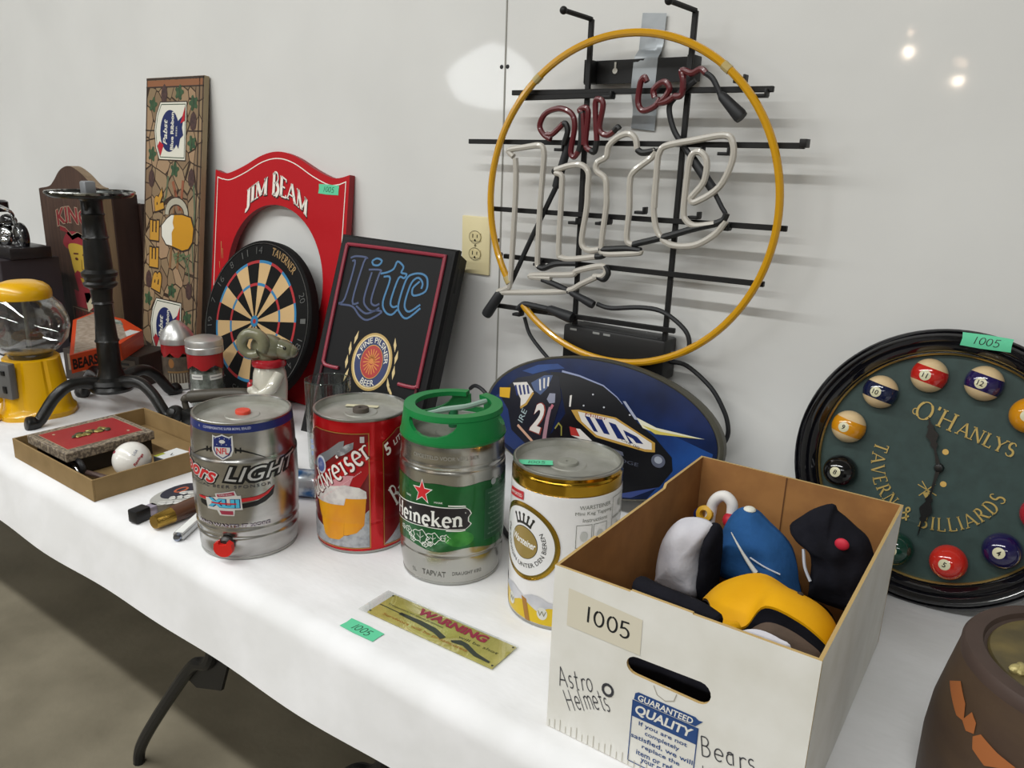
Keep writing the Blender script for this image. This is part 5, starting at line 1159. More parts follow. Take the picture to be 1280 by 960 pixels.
for k in range(1, 13):
    a = pi / 2 - k * pi / 6 - roll; bx, bz = .1524 * cos(a), .1524 * sin(a); R_ = .0283
    m = MB(); cm = M(BC[k], .12, coat=.6); rows = 20; seg = 32
    # ball with its stripe across: pole axis along the tilted vertical of the dial
    up = Vector((sin(roll * .9), 0, cos(roll * .9))); fw = Vector((0, -1, 0)); rt = up.cross(fw) * -1
    vs = []; fs = []
    for j in range(rows + 1):
        th = pi * j / rows
        for i in range(seg + 1):
            f = pi * i / seg
            d = up * cos(th) + (rt * cos(f) + fw * sin(f)) * sin(th)
            vs.append(tuple(Vector((bx, .021, CR_ + bz)) + d * R_))
    for j in range(rows):
        z = cos(pi * (j + .5) / rows); mm = cm if (k <= 8 or abs(z) < .46) else IVO
        s = m.slot(mm)
        for i in range(seg):
            m.f.append((j * (seg + 1) + i, j * (seg + 1) + i + 1, (j + 1) * (seg + 1) + i + 1, (j + 1) * (seg + 1) + i)); m.mi.append(s)
    m.v = vs
    ball = m.build('pool_ball', CK, smooth=80, label=NM[k] + ' pool ball')
    def bm_(u, v, l, bx=bx, bz=bz):
        r2 = u * u + v * v; return (bx - .003 + u, .021 - sqrt(max(0, R_ ** 2 - (u - .003) ** 2 - (v - .001) ** 2)) - .0002 - l * .00015, CR_ + bz - .001 + v)
    q = Print(bm_, .004); q.ell(0, 0, .0088, .0088, M('#d3cfae', .2, coat=.5), 0, 20); q.text(str(k), 0, 0, .0085, M('#2a2a26', .3), layer=1, rot=-roll, bold=.02); q.build('number_badge', ball, smooth=0)
tape_note(CK, lambda u, v, l: (u, -.0012 - .0045 * cos((v - .441) * 90) - l * .0003, v), .0285, .4405, .070, .0215, rot=-.02, maxlen=.008)
# ------------------------------------------------------------------ carved wooden canister
CN = thing('wooden_canister', 'round dark brown wooden canister with carved lid at the lower right corner', 'canister', (.095, -.525, T))
BR = M('#3b2a20', .6, noise=('#4d3b28', 9, .3, .7, (1, 1, 2.5)), bump=(30, .0008)); BR2 = M('#4a3a33', .6, noise=('#3b2d27', 12, .3, .7)); SCR = M('#9a5a2c', .7)
MB().lathe([(0, 0), (.139, 0), (.1405, .004), (.1415, .06), (.1385, .10), (.131, .14), (.1235, .178)], BR, 96).build('body', CN)
MB().lathe([(.1235, .178), (.1232, .187), (.120, .192), (.108, .194), (.1035, .1925), (.1015, .187), (.098, .185)], BR2, 96).build('rim', CN)
MB().lathe([(.098, .185), (.096, .188), (.088, .190), (0, .192)], M('#4b4229', .5, noise=('#6a5c34', 25, .35, .7)), 72).build('lid', CN)
m = MB(); OR_ = M('#8f8350', .4, .3, noise=('#b0a36c', 40, .4, .6)); rnd = random.Random(3)
pts = []
for i in range(34):
    t = i / 33; m.sphere((-.068 + .05 * sin(t * 5) * .3 + t * .05, -.055 + t * .10, .192), (.008 + .004 * sin(i * 2.1), .006, .0055), OR_, 10, 6, RZ(rnd.uniform(0, 3)))
for i in range(26):
    a = rnd.uniform(0, 6.28); r = rnd.uniform(0, .05); m.sphere((.01 + r * cos(a), r * sin(a), .193), (.011, .007, .006), OR_, 10, 6, RZ(rnd.uniform(0, 3)))
m.build('carved_relief', CN, label='carved gilt leaf relief')
cnr, _ = profile_fn(.139, [(0, .139), (.004, .1405), (.06, .1415), (.10, .1385), (.14, .131), (.178, .1235)])
p = Print(lambda u, v, l: ((cnr(v) + .0012) * cos(u), (cnr(v) + .0012) * sin(u), v), .03)
for pts in ([(-2.80, .146), (-2.65, .160), (-2.493, .147), (-2.44, .131), (-2.527, .129)], [(-2.458, .131), (-2.405, .146), (-2.335, .140), (-2.318, .129), (-2.388, .125)], [(-2.318, .126), (-2.266, .134), (-2.109, .129), (-1.969, .127), (-2.039, .119), (-2.161, .109), (-2.283, .115)]): p.poly(pts, SCR, 1)
p.build('scraped_patches', CN, smooth=0, label='orange scraped patches')

# ------------------------------------------------------------------ warning plate and loose sticker
WP = thing('tin_warning_plate', 'small yellow tin warning plate with rifle picture in clear sleeve', 'plaque', (-.674, -.680, T + .001), .035)
TINY = M('#d8cc7c', .4, .1, noise=('#c2b664', 40, .35, .7))
MB().box((.004, 0, .0012), (.236, .062, .0018), TINY, .0008).build('plate', WP)
SLV_ = CLEAR
MB().prism([(-.130, -.034), (.1245, -.034), (.1245, .034), (-.130, .034)], .0022, .0026, SLV_, fn=lambda a, y, b: (a, b, y)).build('clear_sleeve', WP, smooth=0, label='clear plastic sleeve')
p = Print(lambda u, v, l: (u, v, .0027 + l * .0001)); WR = M('#8c3044', .4); GK = M('#3a3f38', .4); OB_ = M('#a8873a', .4)
p.text('WARNING', .014, .018, .017, WR, w=.130, bold=.05, layer=2); p.text('Trespassers on these premises', -.048, .0045, .006, M('#4f5030', .5), w=.11, layer=1); p.text('will be shot', .075, .001, .006, M('#4f5030', .5), w=.07, layer=1)
p.text('Survivors will be prosecuted', -.01, -.021, .008, M('#a06a30', .5), w=.16, layer=1)
p.stroke([(-.112, -.004), (-.06, -.005)], .0016, GK, 2); p.poly([(-.07, -.002), (-.03, -.001), (.0, -.003), (.026, -.012), (.022, -.021), (.004, -.014), (-.03, -.010), (-.07, -.008)], GK, 2)
p.poly([(.036, -.014), (.048, -.005), (.062, -.006), (.085, -.016), (.112, -.021), (.112, -.025), (.085, -.024), (.058, -.014), (.040, -.017)], GK, 2)
for u in (-.112, .119):
    for v in (-.026, .026): p.ell(u, v, .0018, .0018, GK, 2, 10)
p.build('printed_warning', WP, smooth=0, label='red warning word above a long rifle')
st = tape_note(None, lambda u, v, l: (u, v, .0006 + l * .0002), 0, 0, .068, .0255, rot=0)
st.name = 'paper_sticker'; st.location = (-.760, -.7515, T + .0004); st.rotation_euler = (0, 0, .01)
tag(st, 'green paper sticker numbered 1005 lying on the tablecloth by warning plate', 'sticker')

# ------------------------------------------------------------------ shallow cardboard tray and its contents
TX0, TX1, TY0, TY1, TZ = -1.852, -1.490, -.768, -.462, .046
TR = thing('cardboard_tray', 'shallow brown cardboard tray near the left front of the table', 'tray', (TX0, TY0, T), -.02)
KT = M('#8d744c', .8, noise=('#806842', 20, .35, .7)); W_, H_ = TX1 - TX0, TY1 - TY0
MB().box((W_ / 2, .002, TZ / 2), (W_, .004, TZ), KT, .0008).build('side_panel', TR, smooth=0); MB().box((W_ / 2, H_ - .002, TZ / 2), (W_, .004, TZ), KT, .0008).build('side_panel', TR, smooth=0)
MB().box((.002, H_ / 2, TZ / 2), (.004, H_ - .008, TZ), KT, .0008).build('end_panel', TR, smooth=0); MB().box((W_ - .002, H_ / 2, TZ / 2), (.004, H_ - .008, TZ), KT, .0008).build('end_panel', TR, smooth=0)
MB().box((W_ / 2, H_ / 2, .0015), (W_ - .008, H_ - .008, .002), KT).build('bottom_panel', TR, smooth=0)
CG = thing('cigar_box', 'flat red-topped cigar box with grey patterned border in cardboard tray', 'box', (-1.715, -.660, T + .0035), -.01)
MB().box((-.002, .006, .019), (.160, .178, .037), M('#17120f', .5), .002).build('body', CG, smooth=0)
PAT = M('#5c5248', .5, noise=('#938674', 160, .45, .58)); 
MB().box((0, 0, .0485), (.178, .194, .020), PAT, .002).build('lid', CG, smooth=0)
p = Print(lambda u, v, l: (u, v, .0588 + l * .0002)); p.rect(-.068, -.083, .068, .083, M('#8c2227', .4, noise=('#9c2a2c', 10, .3, .7)), 1); p.stroke([(-.068, -.083), (.068, -.083), (.068, .083), (-.068, .083), (-.068, -.083)], .0014, M('#a89a80', .5), 2)
for a, b in ((-.045, -.06), (.045, .06)): p.ell(a, b, .004, .003, M('#a89a80', .5), 2, 10)
for i in range(22): p.rect(-.086 + i * .008, -.094, -.083 + i * .008, -.089, M('#a59882', .5), 1); p.rect(-.086 + i * .008, .089, -.083 + i * .008, .094, M('#a59882', .5), 1)
p.build('lid_print', CG, smooth=0, label='red printed centre panel')
m = MB(); GB = M('#8f8248', .35, .4); rnd = random.Random(5)
for i in range(16): m.sphere((rnd.uniform(-.008, .008), -.036 + i * .0046, .0605), (.0105, .0062, .003), GB if i % 3 else M('#3a3a22', .5), 10, 6, RZ(rnd.uniform(0, 3)))
m.build('ornament', CG, label='small raised gilt crest')
BS = thing('baseball', 'white ball with red writing lying in the cardboard tray', 'ball', (-1.543, -.664, T + .0430))
bb = MB(); bb.sphere((0, 0, 0), .0385, M('#e2e0da', .25, coat=.5), 40, 24); bb.build('cover', BS)
nrm = (Vector((0, -1.458, .68)) - Vector((-1.543, -.664, .043))).normalized(); rt = Vector((r_.x, r_.y, r_.z)); upv = nrm.cross(rt) * 1.0
upv = upv if upv.z > 0 else -upv
def bmap(u, v, l):
    d = nrm * sqrt(max(1e-6, .0385 ** 2 - u * u - v * v)) + rt * u + upv * v
    return tuple(d.normalized() * (.0388 + l * .0002))
p = Print(bmap, .004); p.text('Rawlings', .016, .0, .0095, M('#a02a36', .4), w=.036, rot=1.0, bold=.03, shear=.2); p.text('USA', .006, .017, .006, M('#5a6480', .4), rot=1.1); p.ell(-.030, .014, .003, .003, M('#8a3040', .4), 1, 10)
p.build('stamped_writing', BS, smooth=0)
KO = thing('opener_ring', 'black round ring-handled tool in the front of the cardboard tray', 'tool', (-1.60, -.735, T + .004))
m = MB(); m.tube([(-.028 + .02 * cos(a), .0, .02 + .017 * sin(a)) for a in [2 * pi * i / 24 for i in range(24)]], .006, M('#1a1a1c', .35), 10, True); m.build('ring', KO)
m = MB(); m.tube([(-.008, .004, .014), (.055, .02, .012)], .006, M('#4b3a35', .4), 10); m.build('handle', KO)
m = MB(); m.tube([(-.02 + .016 * cos(a), -.012, .016 + .012 * sin(a)) for a in [pi * i / 12 - 1 for i in range(13)]], .002, STEEL, 6); m.build('hoop', KO, label='thin steel hoop')
PCD = thing('small_carton', 'small flat white-topped carton at the right end of the tray', 'carton', (-1.522, -.586, T + .0035), .12)
MB().box((0, 0, .018), (.044, .060, .034), M('#4a4f57', .6), .001).build('carton_body', PCD, smooth=0)
p = Print(lambda u, v, l: (u, v, .0353 + l * .0002)); p.rect(-.0215, -.0295, .0215, .0295, M('#d5d7d6', .5), 0); p.text('L', .004, 0, .014, M('#3a3d44', .5), layer=1, rot=.6); p.rect(-.0215, -.0295, -.012, -.006, M('#9aa22e', .5), 1)
p.build('carton_print', PCD, smooth=0)

# ------------------------------------------------------------------ beer tap handles lying on the cloth
def along(p0, p1): d = Vector(p1) - Vector(p0); return atan2(d.y, d.x)
TH = thing('tap_handle', 'tap handle with black square tip and round football badge beside the tray', 'tap handle', (-1.345, -.770, T), along((-1.345, -.770), (-1.365, -.62)))
m = MB(); m.box((.008, 0, .0135), (.032, .025, .026), M('#151518', .4), .003); m.build('square_tip', TH, label='black square tip')
m = MB(); m.box((.034, 0, .013), (.022, .020, .018), M('#a79fb0', .3, .4), .003); m.build('neck', TH, label='pale metal neck')
SCU = M('#b9b9b4', .35, .3)
m = MB(); m.prism([(a, b) for a, b in arc(.095, .0, .058, .036, 0, 350, 35)], .003, .022, SCU, side=M('#6d675c', .5), fn=lambda a, y, b: (a, b, y)); m.box((.165, 0, .012), (.10, .030, .018), M('#6b5a4a', .5), .004); m.build('paddle', TH, smooth=30)
p = Print(lambda u, v, l: (u, v, .0222 + l * .0002))
p.ell(.108, .008, .042, .027, M('#161c30', .3), 1, 32); p.ring(.112, .010, .016, .010, .0045, M('#b0583a', .4), 2, 28)
rnd = random.Random(9)
for i in range(9): x = .050 + .009 * i; y = -.012 - .010 * (i % 3) + .002 * i * .5; p.poly([(x + .008 * cos(t) * (1 + .3 * cos(3 * t + i)), y + .008 * sin(t)) for t in [2 * pi * k / 9 for k in range(9)]], M('#cfcfcb', .3), 3); p.stroke([(x - .004, y + .005), (x + .005, y - .004)], .0012, M('#3a3a44', .4), 4)
p.build('badge', TH, smooth=0, label='dark round badge with orange letter C over white helmet shapes')
a2 = along((-1.286, -.766), (-1.300, -.64))
T2 = thing('tap_handle', 'brown wooden tap handle with brass tip beside the silver keg', 'tap handle', (-1.287, -.768, T + .0165), a2)
RYY = RY(pi / 2)
MB().lathe([(0, 0), (.012, 0), (.0135, .004), (.0150, .030), (.0158, .038)], M('#a8873e', .25, .9), 24, (0, 0, 0), RYY).build('ferrule', T2, label='brass tip')
MB().lathe([(.0155, .036), (.0165, .042), (.0168, .075), (.0160, .12), (.013, .165), (.0, .168)], M('#4a2c1c', .35, coat=.3, noise=('#5c3a26', 30, .3, .7, (.3, 3, 3))), 24, (0, 0, 0), RYY).build('grip', T2, label='dark wooden grip')
T3 = thing('tap_handle', 'slim silver and white tap handle lying closest to the silver keg', 'tap handle', (-1.218, -.764, T + .0005), along((-1.218, -.764), (-1.262, -.688)))
MB().box((.062, 0, .0075), (.120, .021, .013), M('#bfc0c0', .25, .7), .003).build('body', T3)
MB().box((.062, 0, .0142), (.112, .015, .0012), M('#dedfdc', .4), .0004).build('inlay', T3, label='white inlay')
MB().lathe([(0, 0), (.0065, .002), (.0075, .010)], M('#8d94a4', .2, 1.0), 16, (-.006, 0, .0075), RYY).build('tip', T3)

# ------------------------------------------------------------------ glass mug, small can, white card, cord on the table
MG = thing('glass_mug', 'clear glass beer mug standing between silver keg and red keg', 'mug', (-1.282, -.350, T + .0005))
MB().lathe([(0, 0), (.043, 0), (.0455, .003), (.0465, .02), (.0495, .202), (.0490, .2055), (.0470, .2055), (.0462, .202), (.0430, .022), (.040, .014), (0, .013)], GLASS, 48).build('bowl', MG)
MB().tube([(.0482 * cos(a), .0482 * sin(a), .2045) for a in [2 * pi * i / 48 for i in range(48)]], .0018, thin_glass('glass_lip', '#c9d2cf'), 8, True).build('lip', MG)
va = Vector((r_.x, r_.y, 0)).normalized()
m = MB(); m.tube(catmull([tuple(va * .044 + Vector((0, 0, .135))), tuple(va * .065 + Vector((0, 0, .142))), tuple(va * .080 + Vector((0, 0, .115))), tuple(va * .078 + Vector((0, 0, .07))), tuple(va * .062 + Vector((0, 0, .04))), tuple(va * .045 + Vector((0, 0, .035)))], 6), .006, GLASS, 10); m.build('handle', MG)
al_ = atan2(-1.458 + .362, 1.290)
p = Print(lambda u, v, l: ((.0478 + v * .018 + .0004) * cos(al_ + u / .048), (.0478 + v * .018 + .0004) * sin(al_ + u / .048), v), .006)
for i, (a, b) in enumerate(((.045, .018), (.060, .022), (.073, .014))): p.stroke([(-.045, a), (-.030, a + .004), (-.016, a - .002)], .010, M('#8fa0c4', .4), 1, .006)
p.build('printed_band', MG, smooth=0, label='faded blue print')
SCN = thing('small_can', 'small blue and silver can lying on its side behind the kegs', 'can', (-1.205, -.492, T + .0285), .5)
MB().lathe([(0, -.045), (.02, -.045), (.026, -.040), (.0285, -.032), (.0285, .030), (.024, .040), (.018, .045), (0, .044)], M('#2f5f94', .25, .5, noise=('#c4ccd2', 26, .42, .56)), 36, (0, 0, 0), RYY).build('shell', SCN)
WC = thing('white_carton', 'white carton with black lettering lying behind the silver keg', 'carton', (-1.352, -.485, T), .75)
MB().box((0, 0, .016), (.13, .085, .031), M('#d7d6ce', .6), .0015).build('carton_body', WC, smooth=0)
p = Print(lambda u, v, l: (u, v, .0318 + l * .0002)); p.text('BEER GLASSES', 0, .01, .012, M('#2d2e30', .5), w=.10, layer=1); p.text('SET OF 4', .0, -.018, .010, M('#2d2e30', .5), layer=1) if False else None; p.build('carton_print', WC, smooth=0)
m = MB(); m.tube(catmull([(-.86, -.30, T + .005), (-.80, -.35, T + .005), (-.745, -.385, T + .006), (-.70, -.36, T + .005), (-.66, -.30, T + .005), (-.62, -.24, T + .005)], 8), .0045, RUB, 8)
m.tube(catmull([(-.70, -.44, T + .005), (-.66, -.405, T + .005), (-.60, -.36, T + .005), (-.52, -.34, T + .005)], 8), .0045, RUB, 8)
tag(m.build('power_cable'), 'black power cable loops on the cloth behind green keg', 'cable')

# ------------------------------------------------------------------ glass jars with metal lids
def jar_(name, label, x, y, r, h, lid_prof, label_fn):
    t = thing(name, label, 'jar', (x, y, T + .0005), 0, 'glass jars with metal lids')
    MB().lathe([(0, 0), (r * .93, 0), (r, .006), (r, h - .004), (r * .97, h), (r * .93, h), (r * .95, .008), (0, .006)], GLASS, 40).build('glass_body', t)
    MB().lathe(lid_prof, M('#d6d6d4', .34, .75), 40).build('metal_lid', t)
    al = atan2(-1.458 - y, -x)
    p = Print(lambda u, v, l: ((r + .0004 + l * .0002) * cos(al + u / r), (r + .0004 + l * .0002) * sin(al + u / r), v), .008); label_fn(p, r); p.build('printed_band', t, smooth=60)
    return t
def lf1(p, r):
    p.poly([(-pi * r + i * pi * r / 12, .136) for i in range(25)] + [(pi * r - i * pi * r / 12, .104 + .008 * sin(i * 1.9)) for i in range(25)], M('#a32024', .4), 1)
    p.rect(-pi * r, .02, pi * r * .99, .100, M('#4b4138', .5, noise=('#6a5c4c', 40, .35, .65)), 0)
    for i in range(8): p.stroke([(-.03 + i * .008, .022), (-.03 + i * .008, .052)], .002, M('#b5ac98', .5), 1)
    p.stroke([(-.035, .056), (.035, .056)], .005, M('#8a6a40', .5), 2); p.ell(-.022, .082, .008, .014, M('#9a6a3c', .5), 1, 14); p.rect(-.036, .004, .020, .022, M('#c9c8c0', .5), 1); p.text('SHAKER', -.008, .013, .007, M('#4a4a48', .5), w=.045, layer=2) if False else None
jar_('glass_shaker', 'glass shaker with conical metal lid and red band before tall plaque', -2.085, -.215, .045, .145, [(.047, .135), (.047, .150), (.046, .153), (.040, .168), (.026, .186), (.016, .195), (.006, .200), (0, .201)], lf1)
def lf2(p, r):
    p.poly([(-pi * r + i * pi * r / 12, .152) for i in range(25)] + [(pi * r - i * pi * r / 12, .112 + .007 * sin(i * 1.3 + 1)) for i in range(25)], M('#a32024', .4), 1)
    for u0, v0, u1, v1 in ((-.042, .082, -.010, .096), (.008, .080, .046, .094), (-.04, .040, -.008, .056), (.012, .036, .045, .050)): p.rect(u0, v0, u1, v1, M('#d9d8d3', .5), 1); p.stroke([(u0 + .003, (v0 + v1) / 2), (u1 - .003, (v0 + v1) / 2)], .003, M('#8d8d8c', .5), 2)
    p.rect(-.05, .0, .05, .078, M('#b9bab6', .5, noise=('#8f908d', 60, .4, .6)), 0) if False else None
jt = jar_('glass_jar', 'glass jar with flat silver screw lid and red band beside dartboard', -1.880, -.260, .046, .160, [(.0485, .150), (.0490, .152), (.0490, .166), (.0475, .168), (.0490, .170), (.0490, .182), (.0475, .186), (.03, .192), (0, .194)], lf2)
MB().lathe([(0, .006), (.042, .007), (.042, .095), (.034, .100), (0, .104)], M('#b0afa8', .6, noise=('#8b8a84', 60, .4, .6)), 32).build('contents', jt, label='pale grey contents')

# ------------------------------------------------------------------ ceramic ram figure
RM = thing('ceramic_ram_figure', 'glazed ceramic ram figure with green grey head and red scarf', 'figurine', (-1.600, -.262, T + .0005))
CER = M('#d0cdc0', .15, coat=.6, noise=('#b9b6a8', 14, .35, .7)); HEADM = M('#6d6d58', .15, coat=.6, noise=('#868468', 20, .35, .7)); SCF = M('#a3202a', .2, coat=.5)
ux = Vector((r_.x, r_.y, 0)).normalized(); uy = Vector((-ux.y, ux.x, 0))    # the figure is seen side-on
RMT = Matrix((ux, uy, Vector((0, 0, 1)))).transposed()
def rp_(a, b, c): return tuple(RMT @ Vector((a, b, c)))
MB().lathe([(0, 0), (.044, 0), (.048, .006), (.046, .03), (.040, .06), (.042, .09), (.043, .12), (.040, .145), (.033, .165), (.030, .172)], CER, 40, (0, 0, 0), RMT).build('body', RM)
m = MB(); m.lathe([(.031, .160), (.0415, .163), (.0430, .170), (.0405, .178), (.034, .182), (.028, .180)], SCF, 36, (0, 0, 0), RMT); m.build('scarf', RM, label='red scarf')
def skin(name, parent, pts, rads, mat, edges=None, sub=2):
    me = bpy.data.meshes.new(name); ed = edges or [(i, i + 1) for i in range(len(pts) - 1)]
    me.from_pydata([tuple(p) for p in pts], ed, []); o = bpy.data.objects.new(name, me); COL.objects.link(o)
    s = o.modifiers.new('skin', 'SKIN'); s.use_smooth_shade = True
    for i, v in enumerate(me.skin_vertices[0].data): v.radius = (rads[i], rads[i]); v.use_root = (i == 0)
    b_ = o.modifiers.new('sub', 'SUBSURF'); b_.levels = sub; b_.render_levels = sub
    me.materials.append(mat)
    if parent: o.parent = parent
    return o
hd = MB(); hr = RMT @ RY(.18)
hd.sphere(rp_(.0, 0, .208), (.044, .032, .034), HEADM, 32, 18, hr); hd.sphere(rp_(.034, 0, .204), (.034, .025, .026), HEADM, 28, 16, hr); hd.sphere(rp_(.056, 0, .200), (.018, .017, .017), HEADM, 20, 12, hr); hd.sphere(rp_(-.012, 0, .19), (.036, .03, .03), HEADM, 24, 14, hr)
hd.build('head', RM, label='green grey ram head')
m = MB(); m.tube([rp_(-.030 + (.027) * cos(a), -.026 - .004 * a / 6, .222 + .027 * sin(a)) for a in [2 * pi * i / 30 - .6 for i in range(29)]], [.0165 - .006 * i / 28 for i in range(29)], HEADM, 12); m.build('horn', RM, label='curled horn')
m = MB(); m.sphere(rp_(.046, -.021, .212), (.005, .004, .005), M('#2a2a22', .2), 12, 8); m.build('eye', RM)
m = MB(); m.sphere(rp_(.073, -.004, .202), (.004, .005, .003), M('#3a3a2c', .3), 10, 6); m.build('nose', RM)
m = MB(); m.tube(catmull([rp_(.030, -.022, .145), rp_(.015, -.046, .115), rp_(-.012, -.050, .098), rp_(-.030, -.044, .106)], 6), [.015] * 7 + [.013] * 6 + [.011] * 6, CER, 12); m.sphere(rp_(-.034, -.042, .108), (.012, .011, .013), CER, 14, 8); m.build('arm', RM)
p = MB(); p.sphere(rp_(-.038, -.042, .118), (.008, .006, .012), SCF, 12, 8); p.build('red_cuff', RM, label='red cuff'); p = MB(); p.sphere(rp_(-.020, -.048, .062), (.012, .006, .009), M('#3b6f9c', .2, coat=.5), 14, 8); p.build('blue_mark', RM, label='blue painted mark')

# ------------------------------------------------------------------ black bar tool with a handle
BT_ = thing('cast_iron_press', 'black cast tool with thick bar handle behind the silver keg', 'tool', (-1.745, -.345, T + .0005), .12)
CI = M('#1b1b1a', .4, bump=(60, .0008)); CI2 = M('#4d483f', .45, noise=('#35322c', 20, .35, .7))
MB().box((.01, 0, .018), (.125, .100, .036), CI, .006).build('base', BT_)
m = MB(); m.tube(catmull([(-.05, -.03, .034), (-.054, -.03, .056), (-.040, -.025, .066), (.0, .0, .072), (.06, .04, .076), (.085, .055, .070), (.090, .058, .036)], 6), [.008] * 6 + [.011] * 6 + [.016] * 18 + [.012] * 7, CI2, 14); m.build('bar_handle', BT_, label='thick dull grey bar handle')
m = MB(); m.sphere((-.066, -.052, .024), .022, CI, 24, 14); m.lathe([(.010, 0), (.010, .03)], CI, 16, (-.060, -.04, .024), RX(1.2)); m.build('round_knob', BT_)
m = MB(); m.sphere((-.072, -.074, .012), .008, STEEL, 12, 8); m.build('steel_stud', BT_)

# ------------------------------------------------------------------ cast iron pedestal
PX, PY = -2.000, -.460
PD = thing('iron_pedestal', 'black cast iron pedestal with four curved feet and silver-edged tray top', 'stand', (PX, PY, T))
IR = M('#0f0f0f', .34, spec=.45, bump=(50, .0008), noise=('#1a1917', 30, .4, .7))
MB().lathe([(0, .060), (0.0508, .062), (0.0553, .070), (0.0508, .078), (0.0553, .084), (0.0508, .094), (0.0342, .10), (0.0275, .12), (0.0267, .19), (0.0297, .195), (0.0267, .20), (0.0230, .25), (0.0223, .29), (0.0267, .293), (0.0237, .298), (0.0252, .315), (0.0267, .330), (0.0386, .338), (0.0408, .345), (0.0356, .350), (0.0371, .358), (0.0423, .364), (0.0423, .372), (0.0326, .380), (0.0326, .39), (0.0304, .44), (0.0289, .455), (0.0319, .459), (0.0289, .464), (0.0260, .51), (0.0282, .515), (0.0252, .52), (0.0252, .548), (0.0334, .556), (0, .557)], IR, 48).build('column', PD)
for k in range(4):
    a = RAD((-96, 14, 100, 176)[k]); c, s = cos(a), sin(a)
    pts = catmull([(r * c, r * s, z) for r, z in ((.030, .082), (.065, .094), (.105, .092), (.140, .068), (.165, .036), (.180, .017), (.196, .013), (.212, .015))], 5)
    n = len(pts); m = MB(); m.tube(pts, [.0185 - .004 * min(1, i / 10) + (.005 * sin(pi * max(0, i - n * .72) / (n * .28))) - (.005 if i == n - 1 else 0) for i in range(n)], IR, 12)
    m.build('leg', PD)
MB().lathe([(0, .557), (.092, .557), (.097, .561), (.099, .567), (.097, .5675), (.095, .563), (0, .561)], M('#3b3d3c', .25, .8), 64).build('tray', PD)
MB().lathe([(.0975, .5645), (.1008, .565), (.1015, .569), (.0995, .572), (.097, .570), (.0975, .5645)], M('#a9aaa6', .2, 1.0, noise=('#4a4a48', 50, .45, .55)), 64).build('tray_edge', PD, label='bright silver tray edge')
MB().box((-.010, .0, .578), (.030, .028, .034), M('#85878a', .45, .3), .005).build('top_block', PD, label='small grey block on the tray')

# ------------------------------------------------------------------ gumball machine
GX, GY_ = -2.150, -.585
GM = thing('gumball_machine', 'yellow gumball machine with empty clear globe at the left edge', 'gumball machine', (GX, GY_, T))
YE = M('#d9a406', .3, coat=.3); GRM = M('#6a6a6a', .42, .4); az = atan2(-1.458 - GY_, -GX)
prof = []
m = MB(); secs = [(0, .094), (.012, .094), (.018, .088), (.03, .084), (.10, .074), (.148, .068), (.150, .064)]
vs = []; fs = []; N8 = 64
for z, r in secs:
    for i in range(N8):
        a = 2 * pi * i / N8; q = max(abs(cos(a - az)), abs(sin(a - az))); rr_ = r * min(1.05, .97 / q ** .3) - (.004 if (.03 <= z < .15 and i % 8 in (0,)) else 0)
        vs.append((rr_ * cos(a), rr_ * sin(a), z))
for j in range(len(secs) - 1):
    for i in range(N8): fs.append((j * N8 + i, j * N8 + (i + 1) % N8, (j + 1) * N8 + (i + 1) % N8, (j + 1) * N8 + i))
fs += [tuple(reversed(range(N8))), tuple(range((len(secs) - 1) * N8, len(secs) * N8))]
m.add(vs, fs, YE); m.build('base', GM, smooth=28)
MB().lathe([(.050, .148), (.053, .162), (.066, .168), (.090, .195), (.098, .225), (.097, .250), (.086, .280), (.066, .302), (.062, .306), (.060, .304), (.0645, .300), (.0842, .2785), (.095, .2495), (.096, .225), (.0883, .196), (.065, .170), (.051, .164), (.048, .150), (.050, .148)], CLEAR, 56).build('globe', GM, label='clear empty globe')
MB().lathe([(0, .150), (.050, .150), (.052, .166), (.040, .160), (0, .170)], M('#33312f', .4), 40).build('dispensing_plate', GM)
MB().lathe([(.0045, .165), (.0045, .310)], M('#8f8f8c', .3, .9), 12).build('centre_rod', GM)
MB().lathe([(.060, .302), (.066, .303), (.067, .312), (.066, .322), (.061, .331), (.050, .340), (.034, .3455), (.016, .348), (0, .3485)], YE, 48).build('lid', GM)
mr = RZ(az + RAD(-52)); md = mr @ Vector((1, 0, 0))
m = MB(); m.box(tuple(mr @ Vector((.083, 0, .106)) ), (.020, .070, .092), GRM, .004, mr); m.build('coin_plate', GM, label='grey metal coin plate')
for dz in (.128, .085):
    m = MB(); m.box(tuple(mr @ Vector((.094, .015, dz))), (.004, .012, .018 if dz < .1 else .012), BLACK, .001, mr); m.build('coin_slot', GM)
m = MB(); m.tube(catmull([tuple(mr @ Vector((.085, -.02, .055))), tuple(mr @ Vector((.108, -.02, .045))), tuple(mr @ Vector((.112, -.02, .02))), tuple(mr @ Vector((.095, -.02, .008)))], 5), .010, YE, 10); m.build('chute_flap', GM, label='yellow chute flap')

# ------------------------------------------------------------------ orange boxed toy
OBX = thing('orange_display_box', 'orange and grey window box with team word propped behind black pedestal', 'box')
ORG = M('#c9441c', .4); GRY = M('#8c7f70', .5, noise=('#a4978a', 70, .4, .6)); DKG = M('#574b40', .5)
